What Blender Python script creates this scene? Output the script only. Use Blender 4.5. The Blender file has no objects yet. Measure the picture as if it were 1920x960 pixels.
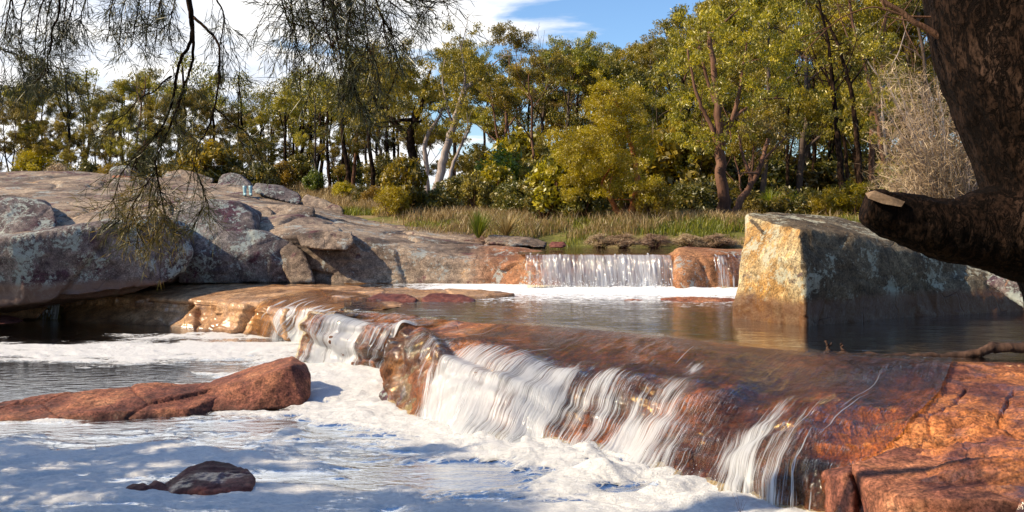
import bpy, bmesh, math, random
import numpy as np
from mathutils import Vector
# ------------------------------------------------------------------ camera, world, sun
S = bpy.context.scene
CAMZ, F, HZ = 2.9, 1800.0, 380.0
cam_d = bpy.data.cameras.new('camera'); cam = bpy.data.objects.new('camera', cam_d)
S.collection.objects.link(cam); S.camera = cam
cam.location = (0, 0, CAMZ); cam.rotation_euler = (math.pi/2, 0, 0)
cam_d.sensor_width = 36; cam_d.lens = 36*F/1920; cam_d.shift_y = -(480-HZ)/1920
cam_d.clip_start = 0.05; cam_d.clip_end = 2000
S.view_settings.view_transform = 'Standard'; S.view_settings.look = 'None'
S.view_settings.exposure = 0.47; S.view_settings.gamma = 1
SUN_EL, SUN_AZ = math.radians(36), math.radians(-104)      # azimuth from +Y towards +X
sd = Vector((math.sin(SUN_AZ)*math.cos(SUN_EL), math.cos(SUN_AZ)*math.cos(SUN_EL), math.sin(SUN_EL)))
sun_d = bpy.data.lights.new('sun', 'SUN'); sun_d.energy = 5.0; sun_d.angle = math.radians(.5)
sun_d.color = (1.0, .82, .57)
sun = bpy.data.objects.new('sun', sun_d); S.collection.objects.link(sun)
sun.rotation_euler = sd.to_track_quat('Z', 'Y').to_euler(); sun.location = (-20, 5, 15)
S.cycles.max_bounces = 6; S.cycles.diffuse_bounces = 3; S.cycles.glossy_bounces = 3
S.cycles.transmission_bounces = 3; S.cycles.transparent_max_bounces = 10
S.cycles.use_denoising = True
S.cycles.caustics_reflective = False; S.cycles.caustics_refractive = False

class NT:
    """compact node-tree builder"""
    def __init__(s, nt): s.nt = nt
    def n(s, t, props=None, **ins):
        nd = s.nt.nodes.new(t)
        for k, v in (props or {}).items(): setattr(nd, k, v)
        for k, v in ins.items():
            key = int(k[1:]) if k[0] == 'i' and k[1:].isdigit() else k.replace('_', ' ')
            s.put(nd.inputs[key], v)
        return nd
    def put(s, inp, v):
        if isinstance(v, bpy.types.Node): v = v.outputs[0]
        if isinstance(v, bpy.types.NodeSocket): s.nt.links.new(v, inp)
        else: inp.default_value = (tuple(v)+(1,) if isinstance(v, (tuple, list)) and len(v) == 3 and inp.type == 'RGBA' else v)
    def noise(s, vec, scale, detail=5, rough=.55, dist=0.0, typ=None):
        return s.n('ShaderNodeTexNoise', {}, Vector=vec, Scale=scale, Detail=detail, Roughness=rough, Distortion=dist).outputs[0]
    def ramp(s, fac, stops, interp='LINEAR'):
        r = s.nt.nodes.new('ShaderNodeValToRGB'); s.put(r.inputs[0], fac); cr = r.color_ramp; cr.interpolation = interp
        while len(cr.elements) < len(stops): cr.elements.new(.5)
        for e, (p, c) in zip(cr.elements, stops):
            e.position = p; e.color = (tuple(c)+(1,)) if isinstance(c, (tuple, list)) else (c, c, c, 1)
        return r.outputs[0]
    def math(s, op, a, b=0.0, c=0.0, clamp=False):
        m = s.nt.nodes.new('ShaderNodeMath'); m.operation = op; m.use_clamp = clamp
        s.put(m.inputs[0], a); s.put(m.inputs[1], b); s.put(m.inputs[2], c); return m.outputs[0]
    def mix(s, fac, a, b, mode='MIX'):
        m = s.nt.nodes.new('ShaderNodeMix'); m.data_type = 'RGBA'; m.blend_type = mode
        s.put(m.inputs[0], fac); s.put(m.inputs[6], a); s.put(m.inputs[7], b); return m.outputs[2]
    def sstep(s, x, lo, hi):
        m = s.nt.nodes.new('ShaderNodeMapRange'); m.interpolation_type = 'SMOOTHSTEP'
        s.put(m.inputs[0], x); m.inputs[1].default_value = lo; m.inputs[2].default_value = hi; return m.outputs[0]
    def map(s, vec, scale=(1,1,1), rot=(0,0,0), loc=(0,0,0)):
        return s.n('ShaderNodeMapping', {}, Vector=vec, Scale=scale, Rotation=rot, Location=loc).outputs[0]
    def bump(s, h, strength, dist, normal=None):
        b = s.n('ShaderNodeBump', {}, Height=h, Strength=strength, Distance=dist)
        if normal is not None: s.put(b.inputs['Normal'], normal)
        return b.outputs[0]

W = bpy.data.worlds.new('World'); S.world = W; W.use_nodes = True
w = NT(W.node_tree); W.node_tree.nodes.clear()
sky = w.n('ShaderNodeTexSky', dict(sky_type='NISHITA', sun_disc=False, sun_elevation=SUN_EL, sun_rotation=SUN_AZ,
      altitude=200, air_density=1.0, dust_density=.6, ozone_density=3.0)).outputs[0]
gen = w.n('ShaderNodeTexCoord').outputs['Generated']
sp = w.n('ShaderNodeSeparateXYZ', {}, Vector=gen)
zz = w.math('ADD', w.math('MAXIMUM', sp.outputs[2], 0.0), .13)
pl = w.n('ShaderNodeCombineXYZ', {}, X=w.math('DIVIDE', sp.outputs[0], zz), Y=w.math('DIVIDE', sp.outputs[1], zz), Z=0.0).outputs[0]
cn = w.noise(w.map(pl, (1.0, 1.15, 1), loc=(3.1, 7.7, 0)), 1.15, 9, .56, .25)
# a broad bank of cloud towards the sun, breaking up into small puffs elsewhere
dotc = w.n('ShaderNodeVectorMath', dict(operation='DOT_PRODUCT')); w.put(dotc.inputs[0], gen); dotc.inputs[1].default_value = Vector((-.62, .76, .2)).normalized()[:]
bank = w.math('MULTIPLY', w.sstep(dotc.outputs['Value'], .72, .95), .30)
low = w.math('MULTIPLY', w.math('SUBTRACT', .20, sp.outputs[2]), .22)
cm = w.sstep(w.math('ADD', cn, w.math('ADD', bank, low)), .535, .66)
shade = w.ramp(w.noise(w.map(pl, loc=(8, 2, 0)), 2.4, 6), [(.3, (6.6, 7.6, 9.4)), (.6, (12.2, 12, 11.7))])
skyc = w.mix(1.0, sky, (1.25, 1.46, 1.68, 1), 'MULTIPLY')
W.node_tree.nodes.new('ShaderNodeOutputWorld')
bg = w.n('ShaderNodeBackground', {}, Color=w.mix(cm, skyc, shade), Strength=.08)
W.node_tree.links.new(bg.outputs[0], W.node_tree.nodes['World Output'].inputs[0])

# ------------------------------------------------------------------ numeric helpers
def P(px, py, Y): return ((px-960)/F*Y, Y, CAMZ-(py-HZ)/F*Y)
def PZ(px, py, z):
    Y = (CAMZ-z)*F/(py-HZ); return ((px-960)/F*Y, Y, z)
def _h(ix, iy, iz, seed):
    h = (ix.astype(np.int64)*374761393 + iy.astype(np.int64)*668265263 + iz.astype(np.int64)*2147483647 + seed*1274126177) & 0xffffffff
    h = ((h ^ (h >> 13))*1274126177) & 0xffffffff
    return ((h ^ (h >> 16)) & 0xffff)/32767.5-1.0
def vnoise(p, seed=0):
    p = np.asarray(p, float); f = np.floor(p); t = p-f; t = t*t*t*(t*(t*6-15)+10)
    x, y, z = f[..., 0], f[..., 1], f[..., 2]; tx, ty, tz = t[..., 0], t[..., 1], t[..., 2]
    r = 0
    for dx in (0, 1):
        for dy in (0, 1):
            for dz in (0, 1):
                wgt = (tx if dx else 1-tx)*(ty if dy else 1-ty)*(tz if dz else 1-tz)
                r = r + wgt*_h(x+dx, y+dy, z+dz, seed)
    return r
def fbm(p, scale=1.0, octv=4, gain=.5, seed=0, ridged=False):
    p = np.asarray(p, float)*scale; a = 1.0; r = 0; tot = 0
    for k in range(octv):
        n = vnoise(p + 17.3*k, seed+k)
        if ridged: n = 1-2*np.abs(n)
        r = r + a*n; tot += a; a *= gain; p = p*2.03
    return r/tot
def worley(p, scale, seed=0):
    """F1, F2 distances and cell value"""
    p = np.asarray(p, float)*scale; b = np.floor(p)
    f1 = np.full(p.shape[:-1], 9.0); f2 = f1.copy(); cv = np.zeros(p.shape[:-1])
    for dx in (-1, 0, 1):
        for dy in (-1, 0, 1):
            for dz in (-1, 0, 1):
                c = b+np.array([dx, dy, dz]); x, y, z = c[..., 0], c[..., 1], c[..., 2]
                q = c+.5+.45*np.stack([_h(x, y, z, seed+1), _h(x, y, z, seed+2), _h(x, y, z, seed+3)], -1)
                d = np.sqrt(((p-q)**2).sum(-1)); v = _h(x, y, z, seed+4)
                closer = d < f1
                f2 = np.where(closer, f1, np.minimum(f2, d)); cv = np.where(closer, v, cv); f1 = np.where(closer, d, f1)
    return f1, f2, cv
def link(name, me, mat=None, parent=None, smooth=True, **tags):
    o = bpy.data.objects.new(name, me); S.collection.objects.link(o)
    if mat is not None and not me.materials: me.materials.append(mat)
    if parent is not None: o.parent = parent
    for k, v in tags.items(): o[k] = v
    return o
def mesh_np(name, V, Fq, mat=None, smooth=True, attrs=None, uv=None):
    """Fq: (n,3) or (n,4) index array"""
    V = np.asarray(V, np.float32).reshape(-1, 3); Fq = np.asarray(Fq, np.int32)
    me = bpy.data.meshes.new(name); k = Fq.shape[1]; n = len(Fq)
    me.vertices.add(len(V)); me.vertices.foreach_set('co', V.ravel())
    me.loops.add(n*k); me.loops.foreach_set('vertex_index', Fq.ravel())
    me.polygons.add(n); me.polygons.foreach_set('loop_start', np.arange(0, n*k, k, dtype=np.int32))
    me.polygons.foreach_set('use_smooth', np.full(n, smooth))
    for an, av in (attrs or {}).items():
        a = me.attributes.new(an, 'FLOAT', 'POINT'); a.data.foreach_set('value', np.asarray(av, np.float32).ravel())
    if uv is not None:
        u = me.uv_layers.new(name='UVMap'); u.data.foreach_set('uv', np.asarray(uv, np.float32).reshape(-1, 2)[Fq.ravel()].ravel())
    me.update(calc_edges=True); me.validate()
    if mat: me.materials.append(mat)
    return me
def grid_faces(nu, nv, off=0):
    a = (np.arange(nu-1)[:, None]*nv+np.arange(nv-1)[None, :]).ravel()+off
    return np.stack([a, a+1, a+nv+1, a+nv], 1)
def catmull(A, counts):
    """A: (n, ...) control rows -> resampled rows, counts samples per segment"""
    A = np.asarray(A, float); n = len(A); out = []
    if isinstance(counts, int): counts = [counts]*(n-1)
    for i in range(n-1):
        p0, p1, p2, p3 = A[max(i-1, 0)], A[i], A[i+1], A[min(i+2, n-1)]
        for t in np.arange(counts[i])/counts[i]:
            out.append(.5*((2*p1)+(p2-p0)*t+(2*p0-5*p1+4*p2-p3)*t*t+(3*p1-p0-3*p2+p3)*t**3))
    out.append(A[-1]); return np.array(out)
def grid_normals(G):
    du = np.gradient(G, axis=0); dv = np.gradient(G, axis=1)
    n = np.cross(du, dv); n /= np.linalg.norm(n, axis=-1, keepdims=True)+1e-9
    return n
def grid_lengths(G):
    du = np.linalg.norm(np.diff(G, axis=0), axis=-1).mean(1); dv = np.linalg.norm(np.diff(G, axis=1), axis=-1)
    u = np.concatenate([[0], np.cumsum(du)]); v = np.concatenate([np.zeros((len(G), 1)), np.cumsum(dv, 1)], 1)
    return np.stack([np.broadcast_to(u[:, None], v.shape), v], -1)
def seg_dist(XY, line):
    """distance in plan from points to a polyline"""
    L = np.asarray(line, float); d = np.full(XY.shape[:-1], 1e9)
    for a, b in zip(L[:-1], L[1:]):
        ab = b-a; t = np.clip(((XY-a)@ab)/(ab@ab), 0, 1); d = np.minimum(d, np.linalg.norm(XY-(a+t[..., None]*ab), axis=-1))
    return d
def smooth01(x, lo, hi):
    t = np.clip((x-lo)/(hi-lo), 0, 1); return t*t*(3-2*t)
def tube(pts, rad, sides=7, V=None, Q=None, bump=0, rng=None):
    """append a tube to the lists V, Q"""
    pts = np.asarray(pts, float); n = len(pts); t = np.gradient(pts, axis=0); t /= np.linalg.norm(t, axis=1, keepdims=True)+1e-9
    ref = np.array([0, 0, 1.]) if abs(t[:, 2].mean()) < .8 else np.array([1., 0, 0])
    a = np.cross(t, ref); a /= np.linalg.norm(a, axis=1, keepdims=True)+1e-9; b = np.cross(t, a)
    th = np.arange(sides)/sides*2*np.pi; rad = np.broadcast_to(np.asarray(rad, float), (n,))
    r = rad[:, None]*np.ones(sides)
    if bump: r = r*(1+bump*(rng.random((n, sides))-.5))
    R = pts[:, None]+r[..., None]*(a[:, None]*np.cos(th)[None, :, None]+b[:, None]*np.sin(th)[None, :, None])
    off = sum(len(x) for x in V); V.append(R.reshape(-1, 3))
    i = np.arange(n-1)[:, None]*sides; j = np.arange(sides)[None, :]; j2 = (j+1) % sides
    Q.append((np.stack([i+j, i+j2, i+sides+j2, i+sides+j], -1).reshape(-1, 4))+off)
def unit(v): v = np.asarray(v, float); return v/(np.linalg.norm(v)+1e-9)
def empty(name, loc, label, cat, group=None):
    o = bpy.data.objects.new(name, None); S.collection.objects.link(o); o.location = loc; o['label'] = label; o['category'] = cat
    o.empty_display_size = .2
    if group: o['group'] = group
    return o

# ------------------------------------------------------------------ materials
def new_mat(name):
    m = bpy.data.materials.new(name); m.use_nodes = True; m.node_tree.nodes.clear(); k = NT(m.node_tree)
    k.out = m.node_tree.nodes.new('ShaderNodeOutputMaterial'); k.m = m
    k.obj = k.n('ShaderNodeTexCoord').outputs['Object']
    return m, k
def rock_mat(name, stops, scale=.8, lichen=0.0, lcol=(.42, .47, .38), rough=.8, bump=.6, blotch=None, wl=None, wcol=(.05, .02, .01),
             stripes=None, wet=0.0, fine=1.0, mott=.35, redattr=False, side=None, algae=False):
    m, k = new_mat(name); o = k.obj
    n1 = k.noise(o, scale, 9, .62, .3)
    col = k.ramp(n1, stops)
    if blotch:                                   # (color, scale, lo, hi)
        for bc, bs, lo, hi in blotch:
            f = k.sstep(k.noise(k.map(o, loc=(bs*3, 1.7, 5)), bs, 7, .65, .5), lo, hi); col = k.mix(f, col, bc+(1,))
    if stripes:                                  # vertical run-off stains
        st = k.sstep(k.noise(k.map(o, (1, 1, .12)), stripes[1], 6, .6), stripes[2], stripes[2]+.12)
        col = k.mix(k.math('MULTIPLY', st, .8), col, stripes[0]+(1,))
    if redattr:
        rd = k.n('ShaderNodeAttribute', {'attribute_name': 'red'}).outputs['Fac']; col = k.mix(k.math('MULTIPLY', rd, .8), col, k.ramp(n1, [(.3, (.09, .03, .015)), (.5, (.30, .12, .05)), (.7, (.42, .19, .07))]))
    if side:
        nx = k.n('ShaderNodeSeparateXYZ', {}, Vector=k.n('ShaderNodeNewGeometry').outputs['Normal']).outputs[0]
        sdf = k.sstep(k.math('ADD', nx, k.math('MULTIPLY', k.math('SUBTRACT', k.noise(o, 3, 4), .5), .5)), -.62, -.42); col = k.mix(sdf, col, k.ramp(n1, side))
    if algae:
        al = k.n('ShaderNodeAttribute', {'attribute_name': 'algae'}).outputs['Fac']; col = k.mix(al, col, k.ramp(n1, [(.35, (.02, .009, .005)), (.5, (.075, .030, .012)), (.68, (.26, .11, .03))]))
    sp_ = k.noise(o, 34, 4, .7); col = k.mix(mott, col, k.ramp(sp_, [(.36, .02), (.5, .5), (.64, 1.0)]), 'OVERLAY')
    sp2 = k.noise(o, 7, 6, .7); col = k.mix(mott, col, k.ramp(sp2, [(.34, .05), (.5, .5), (.66, 1.0)]), 'OVERLAY')
    if lichen:
        a = k.noise(k.map(o, loc=(9, 4, 2)), 1.3, 4, .6, .4); b = k.noise(o, 11, 7, .72, .3); c = k.noise(o, 45, 3, .7)
        s_ = k.math('ADD', k.math('ADD', k.math('MULTIPLY', a, .9), k.math('MULTIPLY', b, .8)), k.math('MULTIPLY', c, .25))
        lf = k.sstep(s_, 1.13-lichen*.35, 1.20-lichen*.35)
        lc = k.mix(k.noise(o, 20, 3), tuple(x*.55 for x in lcol)+(1,), tuple(min(1, x*1.35) for x in lcol)+(1,))
        col = k.mix(k.math('MULTIPLY', lf, .85), col, lc)
    rf = k.ramp(sp2, [(.3, rough-.1), (.7, min(1, rough+.1))])
    if wl is not None:
        z = k.n('ShaderNodeSeparateXYZ', {}, Vector=o).outputs[2]
        zz = k.math('ADD', z, k.math('MULTIPLY', k.noise(k.map(o, (2.5, 2.5, .5)), 1.2, 5), .22))
        wf = k.math('SUBTRACT', 1, k.sstep(zz, wl+.12, wl+.3)); col = k.mix(k.math('MULTIPLY', wf, .85), col, wcol+(1,))
        rf = k.mix(wf, rf, (.3, .3, .3, 1))
    h = k.math('ADD', k.math('MULTIPLY', n1, .5), k.math('ADD', k.math('MULTIPLY', sp2, .35), k.math('MULTIPLY', sp_, .12*fine)))
    vo = k.n('ShaderNodeTexVoronoi', {'feature': 'DISTANCE_TO_EDGE'}, Vector=k.mix(.08, o, k.n('ShaderNodeTexNoise', {}, Vector=o, Scale=3.0).outputs[1]), Scale=1.3)
    cr = k.math('MULTIPLY', k.math('SUBTRACT', 1, k.sstep(vo.outputs[0], 0, .02)), k.sstep(k.noise(o, 1.1, 2), .5, .6))
    h = k.math('SUBTRACT', h, k.math('MULTIPLY', cr, .15)); col = k.mix(k.math('MULTIPLY', cr, .3), col, (.03, .02, .015, 1))
    pr = k.n('ShaderNodeBsdfPrincipled', {}, Base_Color=col, Roughness=rf, Normal=k.bump(h, bump, .09))
    pr.inputs['Specular IOR Level'].default_value = .25
    if wet:
        wv = k.sstep(k.noise(o, 1.6, 5, .6), .62-wet*.4, .7-wet*.4)
        k.put(pr.inputs['Coat Weight'], k.math('MULTIPLY', wv, .9)); pr.inputs['Coat Roughness'].default_value = .12
        k.put(pr.inputs['Coat Normal'], k.bump(k.noise(o, 14, 5), .35, .03))
    k.put(k.out.inputs[0], pr); return m
def leaf_mat(name, c1, c2, c3=None, trans=.46, rough=.45):
    m, k = new_mat(name); v = k.n('ShaderNodeAttribute', {'attribute_name': 'var'}).outputs['Fac']
    col = k.ramp(v, [(0, c1), (.55, c2), (1, c3 or c2)])
    rnd = k.n('ShaderNodeObjectInfo').outputs['Random']
    hs = k.n('ShaderNodeHueSaturation', {}, Hue=k.math('ADD', .485, k.math('MULTIPLY', rnd, .03)), Saturation=1.05, Value=k.math('ADD', .75, k.math('MULTIPLY', rnd, .5)), Color=col)
    d = k.n('ShaderNodeBsdfDiffuse', {}, Color=hs); t = k.n('ShaderNodeBsdfTranslucent', {}, Color=hs)
    g = k.n('ShaderNodeBsdfGlossy', {}, Color=(.9, .9, .85, 1), Roughness=rough)
    a = k.n('ShaderNodeMixShader', {}, i0=trans, i1=d, i2=t); b = k.n('ShaderNodeMixShader', {}, i0=.06, i1=a, i2=g)
    k.put(k.out.inputs[0], b); return m
def bark_mat(name, stops, scale=3.0, stretch=.22, bump=.5, rough=.85, spec=.25):
    m, k = new_mat(name); o = k.map(k.obj, (1, 1, stretch))
    n1 = k.noise(o, scale, 7, .65, .3); n2 = k.noise(o, scale*6, 5, .7)
    col = k.mix(.4, k.ramp(n1, stops), k.ramp(n2, [(.3, .15), (.7, .9)]), 'OVERLAY')
    h = k.math('ADD', n1, k.math('MULTIPLY', n2, .5))
    k.put(k.out.inputs[0], k.n('ShaderNodeBsdfPrincipled', {}, Base_Color=col, Roughness=rough, Normal=k.bump(h, bump, .05), **{'Specular_IOR_Level': spec})); return m

M = {}
M['cliff'] = rock_mat('granite_cliff', [(.28, (.035, .025, .020)), (.42, (.12, .088, .068)), (.52, (.25, .185, .135)), (.66, (.38, .29, .205)), (.8, (.17, .12, .095))],
      .55, lichen=.2, lcol=(.34, .36, .34), blotch=[((.10, .045, .05), .9, .56, .62), ((.46, .27, .12), 1.3, .64, .7)], wl=.72, wcol=(.10, .04, .015), mott=.5, redattr=True)
M['boulder_grey'] = rock_mat('granite_lichen', [(.28, (.035, .025, .03)), (.45, (.11, .09, .09)), (.6, (.21, .185, .17)), (.78, (.12, .09, .085))],
      .8, lichen=.3, lcol=(.33, .38, .36), blotch=[((.07, .03, .045), 1.1, .56, .62)], mott=.55)
M['boulder_over'] = rock_mat('granite_overhang', [(.28, (.035, .022, .028)), (.45, (.10, .075, .075)), (.6, (.19, .155, .14)), (.78, (.12, .085, .08))],
      .8, lichen=.36, lcol=(.36, .40, .36), blotch=[((.06, .03, .04), .8, .55, .62), ((.42, .17, .05), 1.7, .66, .71)], wl=.95, wcol=(.17, .10, .075), mott=.55)
M['ledge'] = rock_mat('tan_ledge', [(.28, (.13, .06, .03)), (.45, (.34, .18, .085)), (.6, (.50, .30, .16)), (.78, (.30, .16, .09))], 1.3, rough=.6, wet=.45, mott=.4,
      blotch=[((.10, .04, .025), 1.4, .6, .68)], wl=-.05)
M['shelf'] = rock_mat('orange_shelf', [(.26, (.06, .018, .015)), (.42, (.13, .045, .028)), (.55, (.38, .135, .045)), (.7, (.52, .23, .085)), (.85, (.16, .065, .055))], .75, rough=.5, wet=.3, mott=.6,
      blotch=[((.12, .055, .05), .7, .52, .60), ((.62, .36, .16), 1.9, .66, .73)], wl=-.1, bump=.8, algae=True)
M['slab'] = rock_mat('red_slab', [(.28, (.055, .02, .018)), (.45, (.18, .065, .042)), (.6, (.29, .115, .06)), (.78, (.42, .22, .12))], 1.4, rough=.75, wet=.0, mott=.6, wl=-.08)
M['wetrock'] = rock_mat('dark_wet_rock', [(.3, (.04, .012, .012)), (.5, (.14, .045, .035)), (.7, (.26, .10, .065))], 2.0, rough=.65, wet=.1, mott=.4)
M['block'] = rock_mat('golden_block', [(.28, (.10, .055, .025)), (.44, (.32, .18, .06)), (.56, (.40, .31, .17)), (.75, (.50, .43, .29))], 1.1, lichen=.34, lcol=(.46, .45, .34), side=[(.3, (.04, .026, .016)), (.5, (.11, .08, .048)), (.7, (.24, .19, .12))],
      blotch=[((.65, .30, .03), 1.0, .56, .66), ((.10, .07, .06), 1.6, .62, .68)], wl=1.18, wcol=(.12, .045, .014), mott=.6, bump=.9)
m, k = new_mat('plated_dark_bark'); o = k.map(k.obj, (1, 1, .45), (0, .25, 0)); wo = k.mix(.12, o, k.n('ShaderNodeTexNoise', {}, Vector=o, Scale=9.0, Detail=3.0).outputs[1])
v1 = k.math('ABSOLUTE', k.math('SUBTRACT', k.noise(wo, 17, 6, .62, .5), .5)); v2 = k.noise(o, 60, 5, .7); v3 = k.noise(o, 5, 4)
pl_ = k.sstep(v1, .0, .075); h = k.math('ADD', k.math('MULTIPLY', pl_, .7), k.math('MULTIPLY', v2, .5))
c_ = k.mix(k.math('MULTIPLY', pl_, k.sstep(v2, .35, .62)), (.004, .0025, .002, 1), k.ramp(v3, [(.35, (.012, .007, .005)), (.55, (.034, .019, .013)), (.7, (.085, .052, .038))]))
pr = k.n('ShaderNodeBsdfPrincipled', {}, Base_Color=c_, Roughness=.95, Normal=k.bump(h, .6, .025)); pr.inputs['Specular IOR Level'].default_value = .08; k.put(k.out.inputs[0], pr); M['bark_plate'] = m
M['wood_log'] = bark_mat('wet_wood', [(.3, (.02, .012, .01)), (.6, (.09, .05, .035)), (.8, (.16, .09, .06))], 8)
M['bark_dark'] = bark_mat('dark_bark', [(.36, (.004, .0025, .002)), (.5, (.016, .009, .006)), (.62, (.06, .034, .022)), (.7, (.11, .065, .045))], 7, .45, 1.0, .95, .08)
M['bark_red'] = bark_mat('red_bark', [(.3, (.05, .025, .018)), (.5, (.14, .07, .045)), (.75, (.26, .15, .10))], 3)
M['bark_pale'] = bark_mat('pale_bark', [(.3, (.10, .075, .065)), (.5, (.32, .26, .23)), (.75, (.50, .43, .38))], 2.2)
M['bark_orange'] = bark_mat('orange_bark', [(.3, (.12, .035, .012)), (.5, (.42, .14, .04)), (.75, (.55, .32, .18))], 3)
M['bark_grey'] = bark_mat('grey_bark', [(.3, (.03, .022, .02)), (.5, (.085, .06, .05)), (.75, (.17, .125, .10))], 3)
M['cut'] = bark_mat('cut_wood', [(.3, (.14, .09, .055)), (.7, (.30, .21, .14))], 14, 1, .3)
M['gum'] = leaf_mat('gum_leaves', (.06, .06, .008), (.31, .25, .02), (.60, .44, .05))
M['gum_green'] = leaf_mat('green_gum_leaves', (.04, .06, .01), (.20, .18, .018), (.48, .37, .035))
M['gum_rust'] = leaf_mat('rusty_gum_leaves', (.06, .045, .012), (.25, .19, .03), (.46, .34, .09))
M['yellow'] = leaf_mat('yellow_feathery_leaves', (.16, .12, .006), (.44, .33, .016), (.62, .48, .04))
M['bush'] = leaf_mat('bush_leaves', (.04, .05, .01), (.16, .15, .025), (.34, .24, .05))
M['bright'] = leaf_mat('fresh_green_leaves', (.05, .09, .01), (.17, .25, .02), (.35, .36, .04))
M['orange_bush'] = leaf_mat('orange_bush_leaves', (.10, .06, .01), (.34, .21, .025), (.48, .32, .05))
M['dry'] = leaf_mat('dry_grass_blades', (.16, .10, .04), (.40, .28, .11), (.60, .46, .22), trans=.3)
M['grass'] = leaf_mat('green_grass_blades', (.06, .08, .01), (.22, .26, .02), (.42, .40, .04), trans=.4)
M['twig'] = leaf_mat('dead_twigs', (.16, .10, .06), (.40, .27, .17), (.56, .42, .28), trans=.05)
M['needle'] = leaf_mat('she_oak_needles', (.014, .020, .010), (.085, .09, .022), (.34, .23, .04), trans=.3)
# ------------------------------------------------------------------ ground sheet
def rbf(ctrl):
    C = np.array(ctrl, float); X = C[:, :2]; n = len(C)
    phi = lambda A, B: np.sqrt(((A[:, None]-B[None])**2).sum(-1)+6.0)
    K = np.zeros((n+3, n+3)); K[:n, :n] = phi(X, X); K[:n, n:] = np.c_[np.ones(n), X]; K[n:, :n] = K[:n, n:].T
    wv = np.linalg.solve(K, np.r_[C[:, 2], 0, 0, 0])
    return lambda Q: phi(Q, X)@wv[:n]+np.c_[np.ones(len(Q)), Q]@wv[n:]
gc = [P(*q) for q in [(640,398,37),(760,412,34),(880,436,30),(1000,450,29),(1150,455,28),(1300,456,27.5),(1450,456,27.5),(1750,455,27.5),(2100,450,28),
      (700,362,52),(850,375,47),(1000,388,44),(1150,415,38),(1300,425,36),(1450,430,36),(1700,425,38),(2000,420,38),(600,352,58),(400,343,60),(100,335,62),(-300,335,62),
      (1000,380,60),(1400,398,58),(1900,398,58)]]
gc += [(x, 24.5, .3) for x in (-14, -8, -2, 3, 8, 14)]+[(x, 22.5, -.6) for x in (-20, -14, -9)]+[(x, 26.5, .8) for x in (-14, -8, -2)]+[(x, 30, 1.0) for x in (-20, -14)]+[(x, 18, .0) for x in (0, 4, 9)]+[(x, y, -.8) for x in (-14, -9, -4) for y in (4, 12, 20)]
gc += [(x, y, -.2) for x in (3, 8, 14) for y in (3, 8, 13)]+[(-30, 10, 1.5), (-30, 25, 3), (30, 10, 2), (30, 20, 2.5), (0, -20, 1), (-30, -20, 2), (30, -20, 2)]
gc += [(x, 90, 3.0) for x in (-60, -20, 20, 60)]+[(x, 150, 1.0) for x in (-120, -40, 40, 120)]+[(-18, 44, 3.2), (-10, 42, 2.6), (-25, 50, 3.4)]
GZ = rbf(gc)
def gz(x, y): return float(GZ(np.array([[x, y]]))[0])
ys = np.concatenate([np.linspace(-25, 20, 20), np.linspace(21, 60, 130), np.geomspace(61, 900, 40)])
xs = np.concatenate([-np.geomspace(900, 31, 22), np.linspace(-30, 30, 170), np.geomspace(31, 900, 22)])
GX, GY = np.meshgrid(xs, ys, indexing='ij'); Q = np.stack([GX.ravel(), GY.ravel()], 1)
cl = np.clip(Q, [-120, -30], [120, 150]); Z = np.concatenate([GZ(c) for c in np.array_split(cl, 20)])
Z += .10*fbm(np.c_[Q, Z*0], .8, 4, seed=3)*(Q[:, 1] > 26)
m, k = new_mat('earth_and_litter')
n1 = k.noise(k.obj, .5, 8, .65); n2 = k.noise(k.obj, 9, 6, .7)
col = k.ramp(n1, [(.3, (.06, .05, .015)), (.45, (.14, .14, .02)), (.55, (.24, .17, .07)), (.7, (.34, .22, .10))])
col = k.mix(.5, col, k.ramp(n2, [(.3, .1), (.7, .95)]), 'OVERLAY')
k.put(k.out.inputs[0], k.n('ShaderNodeBsdfPrincipled', {}, Base_Color=col, Roughness=.95, Normal=k.bump(n2, .7, .08))); M['ground'] = m
link('ground', mesh_np('ground', np.c_[Q, Z], grid_faces(len(xs), len(ys)), m), kind='structure')

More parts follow.
